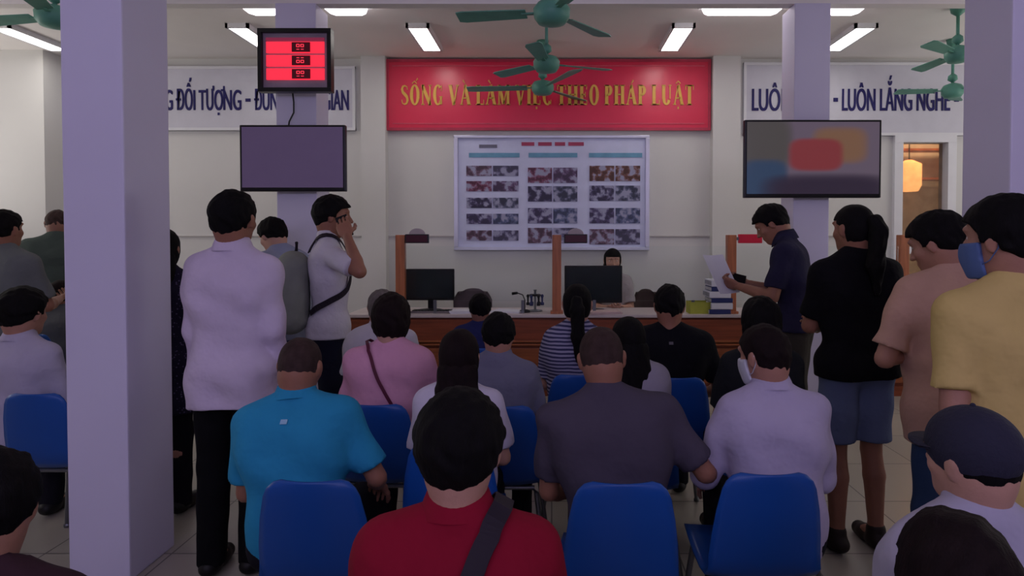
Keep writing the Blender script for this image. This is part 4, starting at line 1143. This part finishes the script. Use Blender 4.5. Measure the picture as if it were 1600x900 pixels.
# --- seated rows
def seatpx(k, px, label):
    l = k['loc']; y = l.y+.02; return chair(X_(px, y-.25), y, label)
def seat(k, label, dy=.04, dx=0, rz=0):
    l = k['loc']; return chair(l.x+dx, l.y+dy, label, rz)
RED = person('person in red collared shirt in the middle foreground, dark strap across the back', 718, 616, 1.28, True, lean=(2, 8), w=1.09, head=(6, 0, 0), shirt=cloth('red', (134, 20, 44)), collar=True, arms=('lap', 'lap'), style='thick', skin_='light', pants=M_jean, hs=1.12)
seat(RED, 'blue chair under the person in the red shirt')
TQ = person('person in turquoise polo shirt with cropped hair, seated at left of the row', 470, 530, 2.2, True, lean=(4, 18), side=-6, w=1.16, head=(16, 0, 0), shirt=cloth('turquoise', (44, 138, 180)), collar=True, arms=('lap', 'lapwide'), style='buzz', hair='stubble', skin_='tan', hs=1.0)
seatpx(TQ, 481, 'blue chair under the person in the turquoise polo shirt')
PN = person('person in white T-shirt with long dark hair down the back, behind the red shirt', 718, 516, 2.42, True, lean=(2, 7), w=.92, shirt=cloth('white_soft', (196, 190, 208)), arms=('lap', 'lap'), style='long', hair='brown', skin_='light', hs=1.06)
seat(PN, 'blue chair under the person with long dark hair, behind the red shirt')
GY = person('person in dark grey shirt with shaven head, holding a phone, right of the red shirt', 940, 514, 2.2, True, lean=(4, 18), side=-7, head=(18, 0, -4), w=1.27, twist=-5, shirt=cloth('charcoal', (74, 68, 82)), arms=('lap', ((.55, .10, -1), (.18, 1, -.25), (-.4, .2, 1))), curls=(.5, .9), style='buzz', hair='stubble', skin_='tan', hs=1.05)
seatpx(GY, 974, 'blue chair under the person in the dark grey shirt')
WH = person('person in white shirt and white face mask seated at right of the row', 1192, 511, 2.22, True, lean=(4, 14), head=(10, 34, 0), w=.96, shirt=cloth('pale_lilac', (176, 168, 194)), sleeve='long', collar=True, arms=('lapwide', 'lap'), skin_='mid', hair='brown', mask=mat('white_mask', (205, 208, 220), .8))
seatpx(WH, 1207, 'blue chair under the person in the white shirt and face mask')
LW = person('person in white shirt with thick black hair seated at far left', 38, 452, 3.15, True, yaw=0, lean=(2, 8), head=(5, -6, 0), hs=1.12, w=1.0, shirt=cloth('soft_white', (176, 170, 192)), arms=('lap', 'lap'), style='thick', collar=True, sleeve='long', skin_='mid')
seatpx(LW, 48, 'blue chair under the person in white at far left')
person('person in grey top seated behind the white shirt at far left', 96, 438, 4.9, True, yaw=10, lean=(2, 8), w=1.0, shirt=cloth('mid_grey', (96, 98, 104)), arms=('lap', 'lap'), style='bun', hair='brown', skin_='tan')
seat(_k := dict(loc=bpy.context.scene.objects[-1].location) if False else dict(loc=Vector((X_(96, 4.9), 4.8, 0))), 'blue chair behind the white shirt at far left')
PK = person('person in pink top with a thin strap across the back, seated in the second row', 612, 461, 2.95, True, lean=(2, 9), head=(6, 0, 0), w=.98, shirt=cloth('pink', (205, 150, 176)), arms=('lap', 'lap'), style='bob', hair='brown', skin_='light')
seat(PK, 'blue chair under the person in pink')
k = person('grey-haired person in white shirt seated just in front of the person in pink', 597, 452, 3.62, True, lean=(2, 6), w=1.05, shirt=cloth('white_b', (190, 186, 196)), arms=('lap', 'lap'), style='thin', hair='grey', skin_='mid', collar=True)
seat(k, 'blue chair under the grey-haired person')
k = person('person in blue-grey shirt with black hair seated left of the middle, second row', 779, 492, 2.95, True, lean=(3, 13), head=(10, 0, 0), w=1.05, shirt=cloth('slate', (112, 112, 134)), arms=('lap', 'lap'), style='thick', skin_='mid', collar=True)
seat(k, 'blue chair under the person in the blue-grey shirt', dx=.04)
k = person('person in dark blue with dark hair seated nearest the counter, left of the middle', 750, 461, 4.3, True, yaw=8, lean=(4, 10), head=(4, 0, 0), w=1.0, shirt=cloth('dark_blue', (36, 40, 84)), arms=('lap', 'lap'), style='thick', skin_='dark')
seat(k, 'blue chair under the person in dark blue')
k = person('person in striped blouse with a dark ponytail seated in the third row', 902, 444, 3.5, True, yaw=-4, lean=(2, 6), w=.9, shirt=patterned('striped', (150, 148, 172), (58, 58, 92), 'stripe', 16), arms=('lap', 'lap'), style='pony', hair='black', skin_='light')
seat(k, 'blue chair under the person in the striped blouse')
k = person('person in pale grey top with black hair seated in front of the shaven-headed person', 981, 497, 2.85, True, yaw=6, lean=(2, 10), head=(6, 12, 0), w=.92, shirt=cloth('pale_grey', (150, 144, 160)), arms=('lap', 'lap'), style='long', skin_='mid')
seat(k, 'blue chair under the person in the pale grey top')
BT = person('broad person in black T-shirt with short hair seated in the second row', 1046, 446, 3.45, True, yaw=-4, lean=(2, 8), side=2, head=(4, -6, 0), w=1.22, shirt=cloth('black_tee', (16, 16, 22)), arms=('lap', 'lapwide'), style='short', skin_='tan')
seat(BT, 'blue chair under the broad person in the black T-shirt', dx=.02)
k = person('person with thick black hair and dark jacket seated just in front of the masked person', 1188, 466, 2.85, True, lean=(2, 6), w=.85, shirt=cloth('dark_jacket', (30, 32, 36)), arms=('lap', 'lap'), style='bob', skin_='mid')
seat(k, 'blue chair under the person in the dark jacket')
# --- foreground right and left
CP = person('person in white shirt and dark cap seated in the right foreground', 1516, 642, 1.28, True, yaw=0, lean=(2, 6), head=(2, 22, 0), w=.95, shirt=cloth('white_c', (170, 166, 186)), collar=True, arms=('lap', 'lap'), style='buzz', hair='black', skin_='light', cap_m=mat('dark_cap_cloth', (40, 40, 58), .85, bump=.3, bscale=90))
tag(CP['cap'], 'dark navy cap on the head of the person in the right foreground', 'cap')
seat(CP, 'blue chair under the person in the dark cap')
k = person('person with dark reddish-black hair seated lowest at the right, only head and shoulder in view', 1490, 808, .88, True, lean=(2, 6), w=.90, hs=1.0, shirt=cloth('white_d', (168, 166, 184)), arms=('lap', 'lap'), style='bob', hair='brown', skin_='light')
seat(k, 'blue chair under the person lowest at the right')
k = person('person with dark hair at the lower left corner, cheek and ear in view', -22, 714, 1.10, True, yaw=0, lean=(2, 8), head=(14, 30, 0), w=1.0, shirt=cloth('dark_brown', (60, 40, 48)), arms=('lap', 'lap'), style='thick', skin_='mid')
seat(k, 'blue chair under the person at the lower left corner')
# --- standing on the right
NV = person('person in navy polo shirt reading a sheet beside the counter, turned left', 1205, 327, 4.25, yaw=62, lean=(2, 12), head=(34, 0, 0), w=1.08, shirt=cloth('navy', (40, 38, 62)), hem=.90, arms=('hold', 'hold'), skin_='tan', style='thick', pants=cloth('olive_dark', (62, 58, 54)), curls=(.9, .9), collar=True)
held_paper(NV, 0, 'white sheet of paper held by the person in the navy polo shirt', tilt=30, off=(0, .0, .04), rz=-25)
WB = person('person in loose black top and denim shorts with a ponytail, standing right of the pillar', 1332, 321, 3.08, yaw=8, lean=(0, 3), head=(4, 14, 0), w=1.06, shirt=cloth('black_top', (14, 13, 18)), hem=.84, arms=('cross', 'cross'), style='pony', hair='black', skin_='tan', short_pants=True, pants=cloth('denim', (98, 110, 140)), shoe=mat('dark_brown_shoe', (36, 26, 24), .6))
TN = person('person in tan T-shirt and jeans standing behind the yellow shirt, head bowed left', 1464, 338, 2.5, yaw=8, lean=(0, 7), side=1, head=(22, 28, 0), w=1.24, belly=.045, shirt=cloth('tan', (190, 152, 134)), hem=.72, arms=(((.35, .10, -1), (-1, .45, .15), (-.1, -1, .2)), ((.2, .1, -1), (-.9, .5, .2), (-.1, -1, .2))), style='thick', skin_='mid', pants=cloth('blue_jeans', (54, 74, 108)), hs=1.05)
YL = person('person in yellow T-shirt and blue face mask standing at the right edge', 1566, 311, 1.85, yaw=8, lean=(1, 4), head=(4, 22, 0), w=1.12, belly=.02, shirt=cloth('yellow', (200, 176, 112)), hem=.66, arms=(((.12, -.10, -1), (-.55, .62, -.55), (-1, .1, 0)), 'down'), style='thick', skin_='mid', mask=mat('blue_mask', (84, 108, 160), .8), hs=1.07, pants=cloth('black_pants', (20, 20, 30)))
# clerk behind the counter
CL = person('clerk with dark hair and white blouse sitting behind the larger monitor, facing the hall', 957, 396, 6.92, True, yaw=180, lean=(0, 2), head=(6, 0, 0), w=.85, s=1.06, shirt=cloth('white_e', (160, 152, 156)), arms=('front', 'front'), style='long', skin_='light')
office_chair(CL['loc'].x, 6.86, .95, M_oc, 'grey office chair under the clerk behind the larger monitor', .72)

# ------------------------------------------------------------------ things people carry
M_strap = mat('dark_strap', (34, 26, 38), .7); M_phone = mat('phone_glass', (20, 20, 26), .2)
def phone(k, i, label, rotm=None, off=(0, 0, 0)):
    t = k['T'][i]; d = t['f']; n = t['n']; n = unit(n-d*(n @ d)); wv_ = np.cross(d, n)
    c = t['wr']+(d*.085+n*.030)*k['s']+V(*off)
    e = carried(k, 'mobile_phone', label, 'phone')
    M3 = Matrix((wv_, n, d)).transposed()
    bm = BM(); box(bm, (0, 0, 0), (.072, .009, .15), .003); bmesh.ops.rotate(bm, cent=(0, 0, 0), matrix=M3, verts=bm.verts); bmesh.ops.translate(bm, vec=Vector(c), verts=bm.verts)
    obj('casing', bm, M_black, e)
    bm = BM(); box(bm, (0, .005, .0), (.066, .002, .14)); bmesh.ops.rotate(bm, cent=(0, 0, 0), matrix=M3, verts=bm.verts); bmesh.ops.translate(bm, vec=Vector(c), verts=bm.verts)
    obj('screen', bm, M_phone, e)
def logo(k, m, dz=.05, wd=.022):
    p = k['nk']+k['f2'] @ V(0, -.10, -dz)
    ribbon(k, [p+V(-.011, 0, 0), p+V(.011, 0, 0)], .016, m, 'logo_mark', .002, .003, parent=k['shirt'])
logo(TQ, mat('pale_logo', (150, 190, 215), .7)); logo(BT, mat('grey_logo', (95, 92, 100), .7))
phone(PH, 1, 'dark phone held to the ear by the person with the backpack')
phone(GY, 1, 'dark phone in the right hand of the person in the dark grey shirt')
phone(NV, 1, 'dark phone held by the person in the navy polo shirt')
def crossbody(k, label, side, width, m, bagm):
    s = k['s']; f2, shc, pel, nk = k['f2'], k['shc'], k['pel'], k['nk']
    e = carried(k, 'crossbody_bag', label, 'bag')
    sd = side
    pts = [shc+f2 @ V(sd*.085*s, .10*s, -.02), shc+f2 @ V(sd*.088*s, .03*s, .06*s), shc+f2 @ V(sd*.085*s, -.07*s, .03*s), shc+f2 @ V(sd*.02*s, -.12*s, -.10*s),
           shc+f2 @ V(-sd*.06*s, -.12*s, -.24*s), pel+V(-sd*.14*s, -.09*s, .10*s), pel+V(-sd*.19*s, .02*s, .06*s)]
    ribbon(k, pts, width, m, 'strap', parent=e)
    bm = BM(); c = pel+V(-sd*(.15*s*k['w']+.06), .12*s, .09*s)
    box(bm, c, (.07, .22, .15), .02); obj('pouch', bm, bagm, e, True)
crossbody(RED, 'dark crossbody bag worn by the person in the red shirt', 1, .040, M_strap, M_strap)
crossbody(PK, 'thin maroon crossbody bag worn by the person in pink', -1, .014, mat('maroon_strap', (84, 26, 50), .6), mat('maroon_bag', (90, 30, 54), .6))
# backpack
def backpack(k, label):
    s = k['s']; f2, wa, shc = k['f2'], k['wa'], k['shc']
    e = carried(k, 'backpack', label, 'backpack')
    Q = lambda x, y, z: wa+f2 @ (V(x, y, z)*s)
    Mb = cloth('backpack_grey', (128, 132, 126))
    npmesh('bag_body', sdf_mesh([cap(Q(-.08, -.205, -.10), Q(-.075, -.20, .19), .100, .088, .03, f2), cap(Q(.08, -.205, -.10), Q(.075, -.20, .19), .100, .088, .03, f2), cap(Q(0, -.215, -.10), Q(0, -.205, .20), .105, .092, .05, f2)], .009), Mb, e)
    npmesh('front_pocket', sdf_mesh([cap(Q(-.06, -.285, -.10), Q(-.06, -.28, .03), .055, .05, .03, f2), cap(Q(.06, -.285, -.10), Q(.06, -.28, .03), .055, .05, .03, f2), cap(Q(0, -.29, -.10), Q(0, -.285, .03), .055, .05, .04, f2)], .008), Mb, e)
    bm = BM(); tube(bm, [Q(-.03, -.19, .29), Q(-.025, -.19, .34), Q(.025, -.19, .34), Q(.03, -.19, .29)], .008); obj('grab_handle', bm, M_strap, e, True)
    for sd in (-1, 1):
        pts = [shc+f2 @ V(sd*.085*s, -.15*s, -.01), shc+f2 @ V(sd*.09*s, -.04*s, .06*s), shc+f2 @ V(sd*.095*s, .06*s, .03*s), shc+f2 @ V(sd*.10*s, .13*s, -.10*s),
               shc+f2 @ V(sd*.13*s, .10*s, -.22*s), wa+f2 @ V(sd*.17*s, 0, .0), wa+f2 @ V(sd*.13*s, -.10*s, -.07*s), ]
        ribbon(k, pts, .035, M_strap, 'shoulder_strap', .006, parent=e)
backpack(PH, 'grey backpack worn by the person on the phone')
